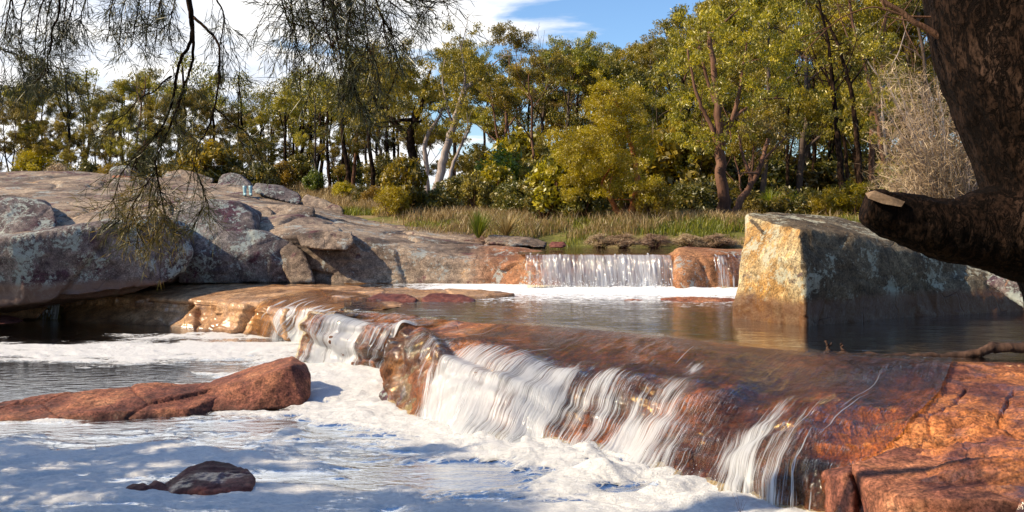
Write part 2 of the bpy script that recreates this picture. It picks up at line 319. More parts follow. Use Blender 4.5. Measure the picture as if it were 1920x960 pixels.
# ------------------------------------------------------------------ the granite cliff, slope and the ledge of the upper fall
def ribs(R): return np.array([[P(*q) if len(q) == 3 else q[:3] for q in r] for r in R])
CL = [
 [(-500,332,52),(-500,324,47),(-500,350,40),(-500,380,34),(-500,430,29),(-500,440,26.5),(-500,480,26.3),(-500,540,26),(-500,620,25.8)],
 [(-200,332,52),(-200,323,47),(-200,348,40),(-200,378,34),(-200,430,29),(-200,442,26.7),(-200,480,26.4),(-200,540,26),(-200,620,25.8)],
 [(0,332,52),(0,322,47),(0,345,40),(0,375,34),(0,430,29),(0,445,27),(0,480,26.6),(0,540,26.3),(0,620,26)],
 [(200,332,52),(200,325,47),(210,347,40),(220,377,34),(230,405,29.5),(230,425,27),(230,470,26.6),(230,530,26.3),(230,600,26)],
 [(330,348,50),(340,341,44),(350,354,39),(350,374,33.5),(350,390,29.5),(345,432,26.3),(340,470,26),(338,529,25.8),(338,580,25.6)],
 [(450,362,46),(450,354,41),(460,370,37),(465,387,32),(480,402,29),(478,430,26.3),(475,480,25.9),(475,529,25.6),(475,580,25.5)],
 [(560,382,42),(555,378,38),(560,390,34.5),(565,400,31),(570,408,28.5),(560,427,26.3),(560,470,25.7),(565,530,25.4),(565,580,25.3)],
 [(640,412,38),(640,404,35),(650,414,32),(655,422,29.5),(660,427,27.5),(665,438,26.2),(665,480,25.6),(665,530,25.2),(665,580,25.1)],
 [(760,432,36),(770,427,32),(780,434,30),(790,442,28),(800,452,26.5),(805,476,25.2),(805,505,24.9),(805,531,24.6),(805,580,24.4)],
 [(880,450,33),(890,443,30),(895,449,28.5),(900,457,27),(910,466,25.8),(920,486,24.4),(920,510,24.2),(920,532,24.1),(920,580,24)],
 [(960,468,30),(965,464,28.5),(970,466,27),(975,469,25.8),(980,475,24.6),(984,489,23.7),(984,512,23.5),(984,538,23.4),(984,580,23.3)],
 [(1060,478,30),(1060,476,28),(1062,476,26.5),(1064,476,25.3),(1066,478,24.2),(1068,484,23.5),(1068,510,23.4),(1068,540,23.3),(1068,580,23.2)],
 [(1240,480,30),(1240,478,28),(1240,478,26.5),(1240,478,25.3),(1240,478,24.2),(1240,484,23.4),(1240,510,23.2),(1240,545,23.1),(1240,580,23)],
 [(1275,476,30),(1275,473,28),(1275,470,26.5),(1275,468,25.3),(1275,467,24.2),(1275,474,23.3),(1275,505,22.7),(1275,545,22.5),(1275,580,22.3)],
 [(1325,476,30),(1325,473,28),(1325,470,26.5),(1325,467,25.3),(1325,467,24.2),(1325,477,23.2),(1325,505,22.9),(1325,545,22.7),(1325,580,22.5)],
 [(1390,476,30),(1390,473,28),(1390,471,26.5),(1390,468,25.3),(1390,468,24.2),(1390,477,23.2),(1390,510,23.0),(1390,545,22.8),(1390,580,22.6)],
 [(1700,474,30),(1700,470,28),(1700,465,26.5),(1700,462,25.3),(1700,462,24.2),(1700,480,23.2),(1700,505,23.0),(1700,545,22.8),(1700,580,22.6)],
 [(2300,474,30),(2300,470,28),(2300,465,26.5),(2300,462,25.3),(2300,462,24.2),(2300,480,23.2),(2300,505,23.0),(2300,545,22.8),(2300,580,22.6)]]
for i_, ys_ in {5: (25.8,25.4,25.2,25.1), 6: (25.3,24.95,24.8,24.7), 7: (25.2,24.8,24.6,24.5), 8: (24.8,24.5,24.35,24.2), 9: (24.35,24.15,24.05,24.0)}.items():
    for j_, y_ in enumerate(ys_): CL[i_][5+j_] = (CL[i_][5+j_][0], CL[i_][5+j_][1], y_)
A = ribs(CL); G = catmull(A, [14, 26, 40, 34, 34, 34, 40, 46, 40, 28, 22, 30, 18, 18, 22, 20, 14])
G = np.swapaxes(catmull(np.swapaxes(G, 0, 1), [6, 34, 34, 38, 34, 34, 40, 10]), 0, 1)
n = grid_normals(G); face = smooth01(1-np.abs(n[..., 2]), .2, .6)
f1, f2, cv = worley(G*np.array([1, 1, 1.3])+.5*np.stack([fbm(G, .5, 2, seed=s) for s in (1, 2, 3)], -1), .42, 5)
steps = fbm(G*np.array([.5, .35, 2.2]), 1.0, 3, seed=9, ridged=True)
d = .12*fbm(G, .5, 3, seed=20)+.10*(cv*(.35+.65*face))*smooth01(G[..., 2], .7, 1.2)-.16*np.exp(-((f2-f1)/.045)**2)*smooth01(fbm(G, .25, 2, seed=8), -.2, .25)
d += .05*steps*(.4+face)+.035*fbm(G, 2.2, 4, seed=30)+.012*fbm(G, 9, 3, seed=31)
instream = smooth01(G[..., 0], .2, 1.2); d *= 1-.55*instream; red = smooth01(G[..., 0]+.8*fbm(G, .6, 3, seed=40), -1.6, .2)
G = G-n*d[..., None]*np.sign(n[..., 2].mean())*-1 if n[..., 2].mean() > 0 else G-n*d[..., None]
CLIFF = G.copy()
link('rock_cliff', mesh_np('rock_cliff', G.reshape(-1, 3), grid_faces(*G.shape[:2]), M['cliff'], attrs=dict(red=red)), kind='structure')

# ------------------------------------------------------------------ boulders and blocks: welded hulls, remeshed and weathered
def rock(name, hulls, mat, label, cat='rock', vox=.05, amp=1.0, seed=0, facet=.5, group=None, kind=None, rnd=1):
    bm = bmesh.new()
    for h in hulls:
        vs = [bm.verts.new(P(*q)) for q in h]
        r = bmesh.ops.convex_hull(bm, input=vs)
        bmesh.ops.delete(bm, geom=[v for v in r['geom_interior'] if isinstance(v, bmesh.types.BMVert)], context='VERTS')
    bmesh.ops.recalc_face_normals(bm, faces=bm.faces)
    me = bpy.data.meshes.new('t'); bm.to_mesh(me); bm.free()
    o = bpy.data.objects.new('t', me); S.collection.objects.link(o)
    md = o.modifiers.new('r', 'REMESH'); md.mode = 'VOXEL'; md.voxel_size = vox
    if rnd: ms = o.modifiers.new('s', 'SMOOTH'); ms.factor = .5; ms.iterations = rnd
    dg = bpy.context.evaluated_depsgraph_get(); dg.update()
    m2 = bpy.data.meshes.new_from_object(o.evaluated_get(dg)); bpy.data.objects.remove(o)
    V = np.empty(len(m2.vertices)*3, np.float32); m2.vertices.foreach_get('co', V); V = V.reshape(-1, 3).astype(float)
    N = np.empty(len(V)*3, np.float32); m2.vertices.foreach_get('normal', N); N = N.reshape(-1, 3)
    size = np.ptp(V, axis=0).max(); s = 1.0/max(size, .3)
    f1, f2, cv = worley(V+.15*size*np.stack([fbm(V, 1.5*s, 2, seed=seed+q) for q in (1, 2, 3)], -1), 3.2*s, seed+5)
    d = size*amp*(.022*fbm(V, 2.5*s, 3, seed=seed+10)+.014*facet*cv+.011*fbm(V, 9*s, 4, seed=seed+20, ridged=True))+amp*(.010*fbm(V, 6, 3, seed=seed+33)+.005*fbm(V, 22, 2, seed=seed+34))
    d -= size*amp*facet*.012*np.exp(-((f2-f1)/.03)**2)
    V = V+N*d[:, None]; m2.vertices.foreach_set('co', V.astype(np.float32).ravel()); m2.update()
    m2.name = name; m2.polygons.foreach_set('use_smooth', np.ones(len(m2.polygons), bool))
    tags = dict(kind='structure') if kind else dict(label=label, category=cat)
    if group: tags['group'] = group
    m2.materials.clear()
    return link(name, m2, mat, **tags)
rock('overhanging_boulder', [[(-250,500,21.5),(-250,590,21.8),(0,452,21.6),(0,575,22),(120,438,22),(110,560,22),(200,430,22.3),(180,545,22.3),(255,420,22.8),(310,533,22.8),(-250,480,26),(0,450,26),(200,425,26),(-250,600,25),(0,590,25),(180,545,26)],
  [(200,430,22.3),(180,546,22.4),(300,414,23.2),(345,425,23.8),(355,470,23.6),(345,505,23.4),(308,533,23),(250,420,26),(340,425,26.4),(340,525,26),(230,540,26)]],
  M['boulder_over'], 'long grey boulder with pale lichen overhanging the dark water at the left edge', 'boulder', .05, 1.0, 11)
rock('domed_boulder', [[(320,436,24.6),(325,400,25.2),(350,383,25.8),(400,375,26),(450,382,26),(475,405,25.6),(482,432,25.1),(470,438,24.9),(380,440,24.7),(330,440,24.8),(340,378,28),(440,378,28.5),(490,400,28),(480,440,27),(320,440,27)]],
  M['boulder_grey'], 'smooth domed lichen boulder topping the cliff right of the overhanging boulder', 'boulder', .05, .8, 12, .3)
rock('lichen_block', [[(336,436,24.5),(480,434,24.9),(545,455,24.9),(575,490,24.9),(580,530,24.7),(335,531,24.5),(340,480,24.3),(500,480,24.5),(340,436,27),(540,440,27),(590,530,27),(335,530,27)]],
  M['boulder_grey'], 'broad grey block with a purple stained face under the domed boulder', 'boulder', .05, .8, 13, .5)
rock('brown_chunk', [[(556,440,24.6),(600,430,24.9),(660,436,24.7),(664,455,24.3),(650,468,24.2),(600,468,24.1),(565,462,24.3),(556,440,26.5),(660,436,26.5),(650,468,26)]],
  M['cliff'], 'brown overhanging chunk set in the cliff right of the lichen block', 'rock', .04, .9, 14, .6)
rock('cliff_buttress', [[(522,470,24.7),(545,452,24.9),(568,470,24.6),(582,500,24.5),(590,530,24.4),(545,532,24.4),(530,500,24.6),(540,460,26),(600,530,26)]],
  M['cliff'], 'narrow tan buttress standing between lichen block and brown chunk', 'rock', .04, 1.0, 15, .6)
rock('square_brown_block', [[(500,402,29.2),(505,385,29.8),(560,383,29.8),(588,392,29.4),(590,405,29),(575,412,28.8),(520,415,28.6),(500,385,32),(580,388,32),(590,410,31)]],
  M['cliff'], 'square edged brown block on the slope below the long oval boulder', 'rock', .05, .9, 16, .5)
rock('pink_cobble', [[(470,405,28.8),(478,392,29.2),(500,388,29.3),(512,398,29),(508,415,28.6),(480,418,28.5),(480,392,30.5),(510,395,30.5),(500,418,30)]],
  M['cliff'], 'rounded pinkish rock between domed boulder and square brown block', 'rock', .05, .9, 17, .4)
rock('round_boulder', [[(-30,440,28.2),(-20,385,28.8),(20,370,29.3),(70,372,29.3),(100,388,29),(106,415,28.6),(100,440,28.2),(40,448,27.9),(0,375,32),(90,380,32),(100,440,31),(-40,440,31)]],
  M['boulder_over'], 'rounded dark boulder at the left edge above the long overhanging boulder', 'boulder', .05, .9, 18, .4)
rock('oval_boulder', [[(474,352,37.5),(480,346,38),(520,346,38),(560,362,37.4),(566,372,37),(560,384,36.6),(520,374,36.8),(480,362,37.2),(485,348,39.5),(530,350,39.5),(565,370,38.6),(560,382,38)]],
  M['boulder_grey'], 'long oval grey boulder leaning on the ridge beside the boots', 'boulder', .05, .8, 19, .3)
rock('ridge_boulder', [[(566,374,36.4),(575,366,36.8),(600,372,36.6),(640,388,36),(646,402,35.4),(630,410,35),(600,400,35.3),(570,388,35.9),(580,368,38.4),(640,392,37.5),(640,408,37)]],
  M['cliff'], 'brown boulder at the right end of the ridge by the dry grass', 'boulder', .05, 1.0, 20, .5)
rock('ridge_boulder', [[(405,345,41.6),(412,332,42),(430,325,42.3),(455,330,42),(470,342,41.6),(478,352,41),(470,362,40.4),(430,360,40.5),(408,356,41),(420,328,44),(470,345,43.5),(470,360,43)]],
  M['boulder_grey'], 'humped grey boulder on the ridge just left of the boots', 'boulder', .06, .9, 21, .5)
rock('ridge_boulder', [[(300,340,44),(310,325,44.5),(340,318,44.8),(370,326,44.5),(400,336,44),(398,350,43.5),(350,350,43.5),(305,348,43.7),(320,322,46.5),(390,334,46.5),(390,350,46)]],
  M['cliff'], 'low rounded boulder on the ridge behind the hanging twigs', 'boulder', .06, .9, 22, .5)
rock('ridge_boulder', [[(205,325,46),(208,313,46.5),(235,310,46.6),(250,316,46.3),(262,326,46),(255,332,45.6),(215,334,45.5),(210,313,48.5),(250,316,48.5),(258,330,48)]],
  M['boulder_grey'], 'small square boulder farthest left on the ridge crest', 'boulder', .06, .9, 23, .6)
rock('flat_ridge_stone', [[(198,335,43.5),(215,328,44),(260,334,43.8),(285,341,43.3),(280,347,42.9),(225,343,43),(205,340,43.2),(260,334,45),(280,345,44.5)]],
  M['slab'], 'flat stone lying below the small square boulder', 'rock', .06, .8, 24, .4)
rock('bank_slab', [[(908,450,27.3),(915,441,27.8),(960,443,27.8),(1000,447,27.5),(1025,456,27),(1020,464,26.5),(960,460,26.6),(915,457,26.9),(930,442,29),(1010,448,29),(1020,462,28)]],
  M['cliff'], 'thin dark edged slab on the bank above the left end of the upper fall', 'rock', .04, .9, 25, .6)
rock('bank_stone', [[(1028,460,26.6),(1035,453,26.9),(1058,453,26.9),(1065,462,26.4),(1050,465,26.2),(1030,464,26.3),(1040,454,27.5),(1060,460,27.3)]],
  M['wetrock'], 'small dark stone just right of the thin bank slab', 'rock', .04, .9, 26, .6)
# great block beside the pool
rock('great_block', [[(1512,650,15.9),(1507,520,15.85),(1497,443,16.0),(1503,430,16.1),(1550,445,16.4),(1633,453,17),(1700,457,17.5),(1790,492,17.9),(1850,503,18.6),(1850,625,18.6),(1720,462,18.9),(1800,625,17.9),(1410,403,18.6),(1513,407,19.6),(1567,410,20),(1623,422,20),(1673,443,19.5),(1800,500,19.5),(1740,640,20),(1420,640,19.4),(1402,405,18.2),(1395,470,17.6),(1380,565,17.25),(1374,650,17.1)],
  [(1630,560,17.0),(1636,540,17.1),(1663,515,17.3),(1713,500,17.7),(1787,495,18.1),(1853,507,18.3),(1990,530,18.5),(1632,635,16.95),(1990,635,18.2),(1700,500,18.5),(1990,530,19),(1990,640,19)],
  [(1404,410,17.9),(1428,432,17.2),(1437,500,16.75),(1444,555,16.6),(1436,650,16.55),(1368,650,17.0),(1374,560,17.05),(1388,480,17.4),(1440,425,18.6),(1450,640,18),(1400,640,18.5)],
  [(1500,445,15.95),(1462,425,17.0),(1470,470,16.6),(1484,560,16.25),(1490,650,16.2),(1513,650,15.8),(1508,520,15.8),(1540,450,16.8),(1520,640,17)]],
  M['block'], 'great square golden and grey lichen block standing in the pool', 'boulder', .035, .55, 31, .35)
rock('leaning_rock', [[(1850,530,13.3),(1870,512,13.5),(1960,520,13),(2050,540,12.8),(2050,600,12.6),(1920,575,12.9),(1880,550,13.1),(1880,515,15),(2050,540,15),(2050,600,15)]],
  M['boulder_over'], 'pale lichened rock under the tree limb at the right edge', 'rock', .035, 1, 32, .6)
# lower pool rocks
rock('wedge_rock', [[(350,772,13.3),(346,745,13.7),(362,737,14.0),(400,715,14.7),(440,700,15.0),(520,672,15.0),(548,667,14.8),(572,682,14.4),(581,700,14.2),(580,740,13.9),(568,762,13.6),(545,688,13.9),(470,772,13.3),(400,730,15.2),(560,690,15.3),(575,750,15)]],
  M['slab'], 'wedge shaped red brown rock rising from the foam', 'rock', .022, .55, 41, .3)
rock('long_slab', [[(-150,772,12.9),(0,752,13.5),(100,736,13.7),(200,725,13.9),(300,717,14.05),(395,720,14.05),(430,736,13.7),(380,754,13.3),(355,766,13.1),(200,772,12.9),(60,780,12.7),(-150,795,12.6),(-150,830,12.5),(0,815,12.5),(340,800,12.9),(430,790,13.4),(0,800,14),(430,780,14.6),(250,760,15)]],
  M['slab'], 'long low red brown slab lying in the foam behind the wedge rock', 'rock', .022, .6, 42, .8)
rock('thin_plate', [[(150,790,12.9),(240,768,13.3),(345,760,13.4),(350,768,13.2),(250,788,12.9),(180,800,12.7),(300,800,12.8),(200,790,13.4),(340,790,13.3)]],
  M['ledge'], 'thin pale plate of rock jutting below the long slab', 'rock', .02, .8, 43, .6)
rock('foam_boulder', [[(305,910,9.75),(325,895,9.85),(350,878,10),(385,866,10.15),(430,868,10.15),(465,880,10),(480,897,9.8),(470,912,9.6),(400,926,9.45),(330,924,9.5),(320,940,9.5),(470,935,9.5),(370,880,10.5),(460,895,10.4),(320,930,10.3),(470,935,10.3)],
  [(270,915,9.7),(290,900,9.8),(305,905,9.7),(320,920,9.6),(275,935,9.6),(320,938,9.6),(290,905,10),(310,930,10)],
  [(222,928,9.55),(245,908,9.7),(270,906,9.7),(285,922,9.6),(240,938,9.5),(285,938,9.5),(250,912,9.9),(280,930,9.9)]],
  M['wetrock'], 'low dark wet boulder in the foreground foam', 'boulder', .018, .8, 44, .7)
rock('pebble', [[(588,752,13.9),(592,748,14),(602,749,14),(606,755,13.9),(600,762,13.8),(590,760,13.8),(595,750,14.1),(603,758,14.1)]],
  M['wetrock'], 'small dark pebble in the foam right of the wedge rock', 'rock', .012, .8, 45, .4)
rock('low_dark_rock', [[(685,562,19.8),(700,552,20.2),(760,552,20.2),(782,561,19.9),(775,574,19.6),(695,574,19.6),(710,551,21),(770,554,21),(690,580,20),(780,580,20)]],
  M['wetrock'], 'flat dark rock breaking the pool surface, left one of two', 'rock', .03, .8, 46, .5)
rock('low_dark_rock', [[(790,560,20),(805,551,20.3),(860,552,20.3),(893,562,20),(880,573,19.7),(800,572,19.7),(810,551,21),(870,555,21),(790,580,20),(890,580,20)]],
  M['wetrock'], 'flat dark rock breaking the pool surface, right one of two', 'rock', .03, .8, 47, .5)
rock('tan_shelf_rock', [[(600,543,22.3),(640,540,22.5),(760,539,22.6),(900,544,21.9),(965,551,21),(880,557,20.4),(760,560,20.1),(660,559,20.2),(610,552,21),(600,560,22),(640,580,20.2),(880,578,20.2),(965,570,21),(900,560,22),(640,560,22.5)]],
  M['ledge'], 'thin wide tan shelf barely above the pool between cliff foot and cascades', 'rock', .03, .4, 51, .6)
rock('submerged_ledge_rock', [[(1160,567,20.2),(1200,561,20.3),(1300,558,20.3),(1385,562,20),(1385,570,19.8),(1250,570,19.8),(1170,571,19.8),(1250,562,21),(1380,562,21),(1200,575,20.5),(1380,580,20.5)]],
  M['slab'], 'thin reddish rock just showing through the pool left of the great block', 'rock', .03, .8, 48, .5)
rock('cave_rock', [[(-60,560,24.5),(0,552,24.6),(60,556,24.4),(90,575,24),(70,596,23.7),(0,602,23.6),(-60,605,23.6),(0,560,26),(80,570,26),(60,605,25.5),(-60,610,25)]],
  M['ledge'], 'brown rock in the hollow beneath the overhanging boulder', 'rock', .05, .9, 49, .6)
rock('low_dark_rock', [[(-60,595,22.6),(0,592,22.8),(40,597,22.6),(48,604,22.2),(0,608,21.9),(-60,610,21.9),(20,596,23.4),(-60,612,23)]],
  M['wetrock'], 'flat dark rock at the waterline beneath the overhanging boulder', 'rock', .03, .8, 50, .5)
# ------------------------------------------------------------------ tan ledge left of the falls
LD = [
 [(60,533,27),(60,536,26.5),(60,552,25.6),(60,575,25.5),(60,602,25.2),(60,640,25)],
 [(200,528,27),(200,533,26),(145,551,24.7),(140,575,24.4),(140,602,23.5),(140,640,23)],
 [(300,527,26.6),(300,530,25.5),(225,551,24),(215,575,23.8),(215,606,23.1),(215,640,22.6)],
 [(425,528,26.3),(420,533,24.5),(330,556,23),(320,585,22.8),(315,612,22.5),(315,640,22.2)],
 [(525,528,26),(520,535,24),(420,560,22.2),(410,590,22),(400,620,21.75),(400,650,21.5)],
 [(610,529,25.5),(600,539,23),(500,566,21.2),(480,592,21),(470,628,21),(470,650,20.8)],
 [(690,531,25),(680,546,22),(582,574,20),(560,600,19.8),(540,640,20.1),(540,670,20)],
 [(745,545,22.5),(720,558,20.5),(632,583,18.8),(612,605,18.6),(595,648,18.9),(595,680,18.9)],
 [(780,565,19.8),(745,576,18.8),(665,594,17.8),(650,612,17.7),(640,655,17.7),(640,700,17.6)]]
A = ribs(LD); A[:, 1, 2] = np.minimum(A[:, 1, 2], .87); A[:, 0, 2] = A[:, 1, 2]-.1
G = catmull(A, [30, 40, 44, 44, 44, 46, 46, 30]); G = np.swapaxes(catmull(np.swapaxes(G, 0, 1), [10, 34, 30, 30, 6]), 0, 1)
n = grid_normals(G); sg = np.sign(n[..., 2].mean()); n = n*sg
face = smooth01(1-np.abs(n[..., 2]), .15, .6)
f1, f2, cv = worley(G*np.array([1, 1, 1.2])+.3*np.stack([fbm(G, .9, 2, seed=s) for s in (1, 2, 3)], -1), .75, 61)
d = .20*cv*face-.20*np.exp(-((f2-f1)/.06)**2)*face+.06*fbm(G, 1.6, 3, seed=62, ridged=True)*(.25+face)+.025*fbm(G, 5, 3, seed=63)*(.4+face)
hor = fbm(G*np.array([.25, .25, 4]), 1.1, 3, seed=64, ridged=True); d += .07*hor*face
LEDGE0 = G.copy(); G = G+n*d[..., None]; LEDGE = G; n_led = n
link('rock_ledge', mesh_np('rock_ledge', G.reshape(-1, 3), grid_faces(*G.shape[:2])[:, ::-1], M['ledge']), kind='structure')

# ------------------------------------------------------------------ orange shelf with the lower cascades
RB = [
 [(640,590,17.4),(608,600,17.5),(592,618,17.5),(575,650,17.4),(562,684,17.2),(556,720,17.1)],
 [(700,592,17.2),(668,603,17.2),(648,620,17.15),(628,655,17.05),(618,690,16.9),(612,725,16.8)],
 [(770,597,16.9),(735,606,16.8),(715,625,16.7),(690,662,16.6),(675,697,16.45),(668,730,16.3)],
 [(840,601,16.6),(800,610,16.45),(775,630,16.35),(750,668,16.2),(735,705,16.0),(730,735,15.9)],
 [(880,604,16.35),(822,620,15.7),(775,640,14.9),(742,675,14.6),(722,720,14.5),(715,750,14.4)],
 [(920,607,16.15),(845,632,14.9),(790,652,14.2),(750,700,13.95),(724,757,13.8),(718,790,13.7)],
 [(965,610,16.0),(895,640,14.5),(835,668,13.7),(795,720,13.3),(768,785,12.85),(760,820,12.7)],
 [(1060,615,15.7),(1000,650,13.8),(930,680,13.0),(880,740,12.6),(845,808,12.2),(838,840,12.1)],
 [(1180,625,15.0),(1100,665,13.2),(1040,700,12.4),(1000,765,11.9),(960,835,11.45),(950,870,11.3)],
 [(1290,638,14.3),(1220,685,12.4),(1170,720,11.8),(1130,790,11.3),(1085,862,10.85),(1075,900,10.7)],
 [(1400,650,13.6),(1340,700,11.8),(1290,745,11.2),(1240,810,10.7),(1190,890,10.25),(1180,930,10.1)],
 [(1500,660,13.15),(1440,720,11.5),(1400,775,10.7),(1360,840,10.2),(1320,925,9.6),(1310,970,9.4)],
 [(1600,668,12.75),(1560,735,10.8),(1500,800,10.0),(1460,870,9.4),(1430,955,9.1),(1420,1000,8.9)],
 [(1700,675,12.5),(1665,745,10.7),(1600,810,9.8),(1548,880,9.05),(1535,980,8.8),(1530,1040,8.7)],
 [(1800,679,12.3),(1775,740,10.6),(1735,805,9.55),(1660,885,8.6),(1610,1000,8.3),(1600,1060,8.2)],
 [(1900,681,12.25),(1885,735,10.6),(1860,815,9.1),(1810,900,7.9),(1760,1060,7.4),(1750,1130,7.3)],
 [(2050,688,12.0),(2050,735,10.6),(2050,825,8.7),(2050,925,7.3),(2050,1100,6.6),(2050,1250,6.5)],
 [(2400,690,12.0),(2400,735,10.6),(2400,825,8.7),(2400,925,7.3),(2400,1100,6.6),(2400,1250,6.5)]]
for r_ in RB: r_[2] = (r_[2][0], r_[2][1]-9, r_[2][2])
A = ribs(RB); A[:, 0, 2] = .862
back = A[:, :1]+(A[:, :1]-A[:, 1:2])*.5; back[..., 2] = .5; A = np.concatenate([back, A], 1)
cu = [26, 28, 30, 30, 26, 26, 40, 50, 50, 50, 50, 50, 50, 50, 50, 46, 30]; cvv = [16, 40, 26, 34, 34, 8]
G0 = catmull(A, cu); G0 = np.swapaxes(catmull(np.swapaxes(G0, 0, 1), cvv), 0, 1)
UV = grid_lengths(G0); n = grid_normals(G0); n = n*np.sign(n[..., 2].mean())
face = smooth01(1-np.abs(n[..., 2]), .08, .5)
ui = np.arange(len(G0))/(len(G0)-1); vi = np.arange(G0.shape[1]); i_sill = cvv[0]; i_lip = sum(cvv[:2]); i_roll = sum(cvv[:3]); i_base = sum(cvv[:5])
ucum = np.concatenate([[0], np.cumsum(cu)]); urib = np.interp(np.arange(len(G0)), ucum, np.arange(len(ucum)))     # rib number
edgefade = smooth01(vi, i_sill, i_sill+14)[None, :]
q = np.stack([UV[..., 0], UV[..., 1]*.35, 0*UV[..., 0]], -1)
f1, f2, cv = worley(G0+.25*np.stack([fbm(G0, 1.1, 2, seed=s) for s in (1, 2, 3)], -1), .9, 71)
d = .12*fbm(q, 2.0, 4, seed=72, ridged=True)*face+.08*fbm(G0, 1.2, 3, seed=73)*edgefade*(.4+face)+.15*cv*face-.08*np.exp(-((f2-f1)/.06)**2)*face
d += .075*smooth01(vi, i_lip-8, i_roll)[None, :]*fbm(np.stack([UV[..., 0]*1.2, UV[..., 1]*4.5, 0*UV[..., 0]], -1), 1, 3, seed=78, ridged=True)
d += (.020*fbm(G0, 4, 4, seed=74)+.008*fbm(G0, 14, 3, seed=75))*(.25+.75*edgefade)
dry = smooth01(urib, 12.3, 14)[:, None]
d += dry*edgefade*.05*fbm(G0*np.array([1, 1, 1]), 1.7, 4, seed=77, ridged=True)
# joints in the dry rock
for line in ([(1815,733),(1790,752),(1748,772),(1742,800),(1720,815)], [(1900,738),(1882,765),(1872,790),(1885,805),(1903,815)], [(1425,752),(1500,765),(1600,772),(1745,775)],
             [(1800,718),(1870,712),(1960,715)], [(1545,880),(1600,850),(1700,838),(1850,840)]):
    z0 = .8; L = [PZ(x, y, z0)[:2] for x, y in line]; jd = seg_dist(G0[..., :2]+.05*np.stack([fbm(G0, 3, 3, seed=s) for s in (4, 5)], -1), L)
    d -= .05*np.exp(-(jd/.016)**2)
# rocky corner between the two cascades
cor = np.exp(-((urib-4.9)/.75)**2)[:, None]*smooth01(vi, i_lip, i_roll)[None, :]
d += cor*(.10*fbm(G0, 3.2, 4, seed=79, ridged=True))
lob = fbm(np.stack([UV[..., 0]*.75, UV[..., 1]*.25, 0*UV[..., 0]], -1), 1, 3, seed=130); wet_u = (1-smooth01(urib, 12.2, 13.5))[:, None]
dlob = .30*lob*smooth01(vi, i_lip-14, i_roll)[None, :]*wet_u*(1-np.exp(-((urib-4.2)/1.1)**4))[:, None]
vrel = np.clip((vi-i_lip)/(i_base-i_lip), 0, 1)[None, :]+.22*fbm(np.stack([UV[..., 0]*.9, 0*UV[..., 0], 0*UV[..., 0]+5], -1), 1, 2, seed=131)
terr = (smooth01(vrel, .34, .42)-smooth01(vrel, .5, .95))*.16*smooth01(fbm(np.stack([UV[..., 0]*.6, 0*UV[..., 0]+2, 0*UV[..., 0]], -1), 1, 2, seed=132), -.3, .3)*wet_u
dlob = dlob+terr; d = d+dlob
algae = np.clip(face*1.1*smooth01(fbm(G0, 1.4, 4, seed=133), -.35, .35)+.25+.7*cor, 0, 1)*wet_u
SH = G0+n*d[..., None]
SHELF = SH
link('rock_shelf', mesh_np('rock_shelf', SH.reshape(-1, 3), grid_faces(*SH.shape[:2])[:, ::-1], M['shelf'], attrs=dict(algae=algae)), kind='structure')
rock('notched_block', [[(1536,884,8.95),(1600,862,9.1),(1560,895,8.6),(1600,1100,8.35),(1530,1100,8.7),(1590,890,8.35),(1600,915,8.25),(1650,870,9.3),(1650,1100,9),(1540,1100,9.5)]],
  M['slab'], 'square notched block of orange rock at the foot of the shelf, bottom right', 'rock', .02, .8, 81, .6)
rock('purple_slab', [[(1600,872,8.5),(1690,842,8.8),(1850,828,9.0),(2000,818,9.1),(2200,820,8.9),(2200,930,7.4),(1900,938,7.3),(1700,935,7.6),(1620,905,8.1),(1660,1150,7.6),(2200,1250,7.0),(1900,1200,7.1),(1700,1150,9),(2200,1100,9)]],
  M['slab'], 'big purple brown slab filling the lower right corner', 'rock', .025, .7, 82, .5)
rock('corner_rock', [[(778,640,14.7),(738,660,14.45),(718,700,14.25),(706,738,13.95),(710,775,13.7),(742,778,13.2),(775,775,12.95),(800,712,13.05),(815,668,13.4),(840,648,14.0),(800,700,14.5),(760,780,14.6)]],
  M['boulder_grey'], 'wet rough corner rock between the middle and front cascades', 'rock', .025, 1.5, 83, .9)

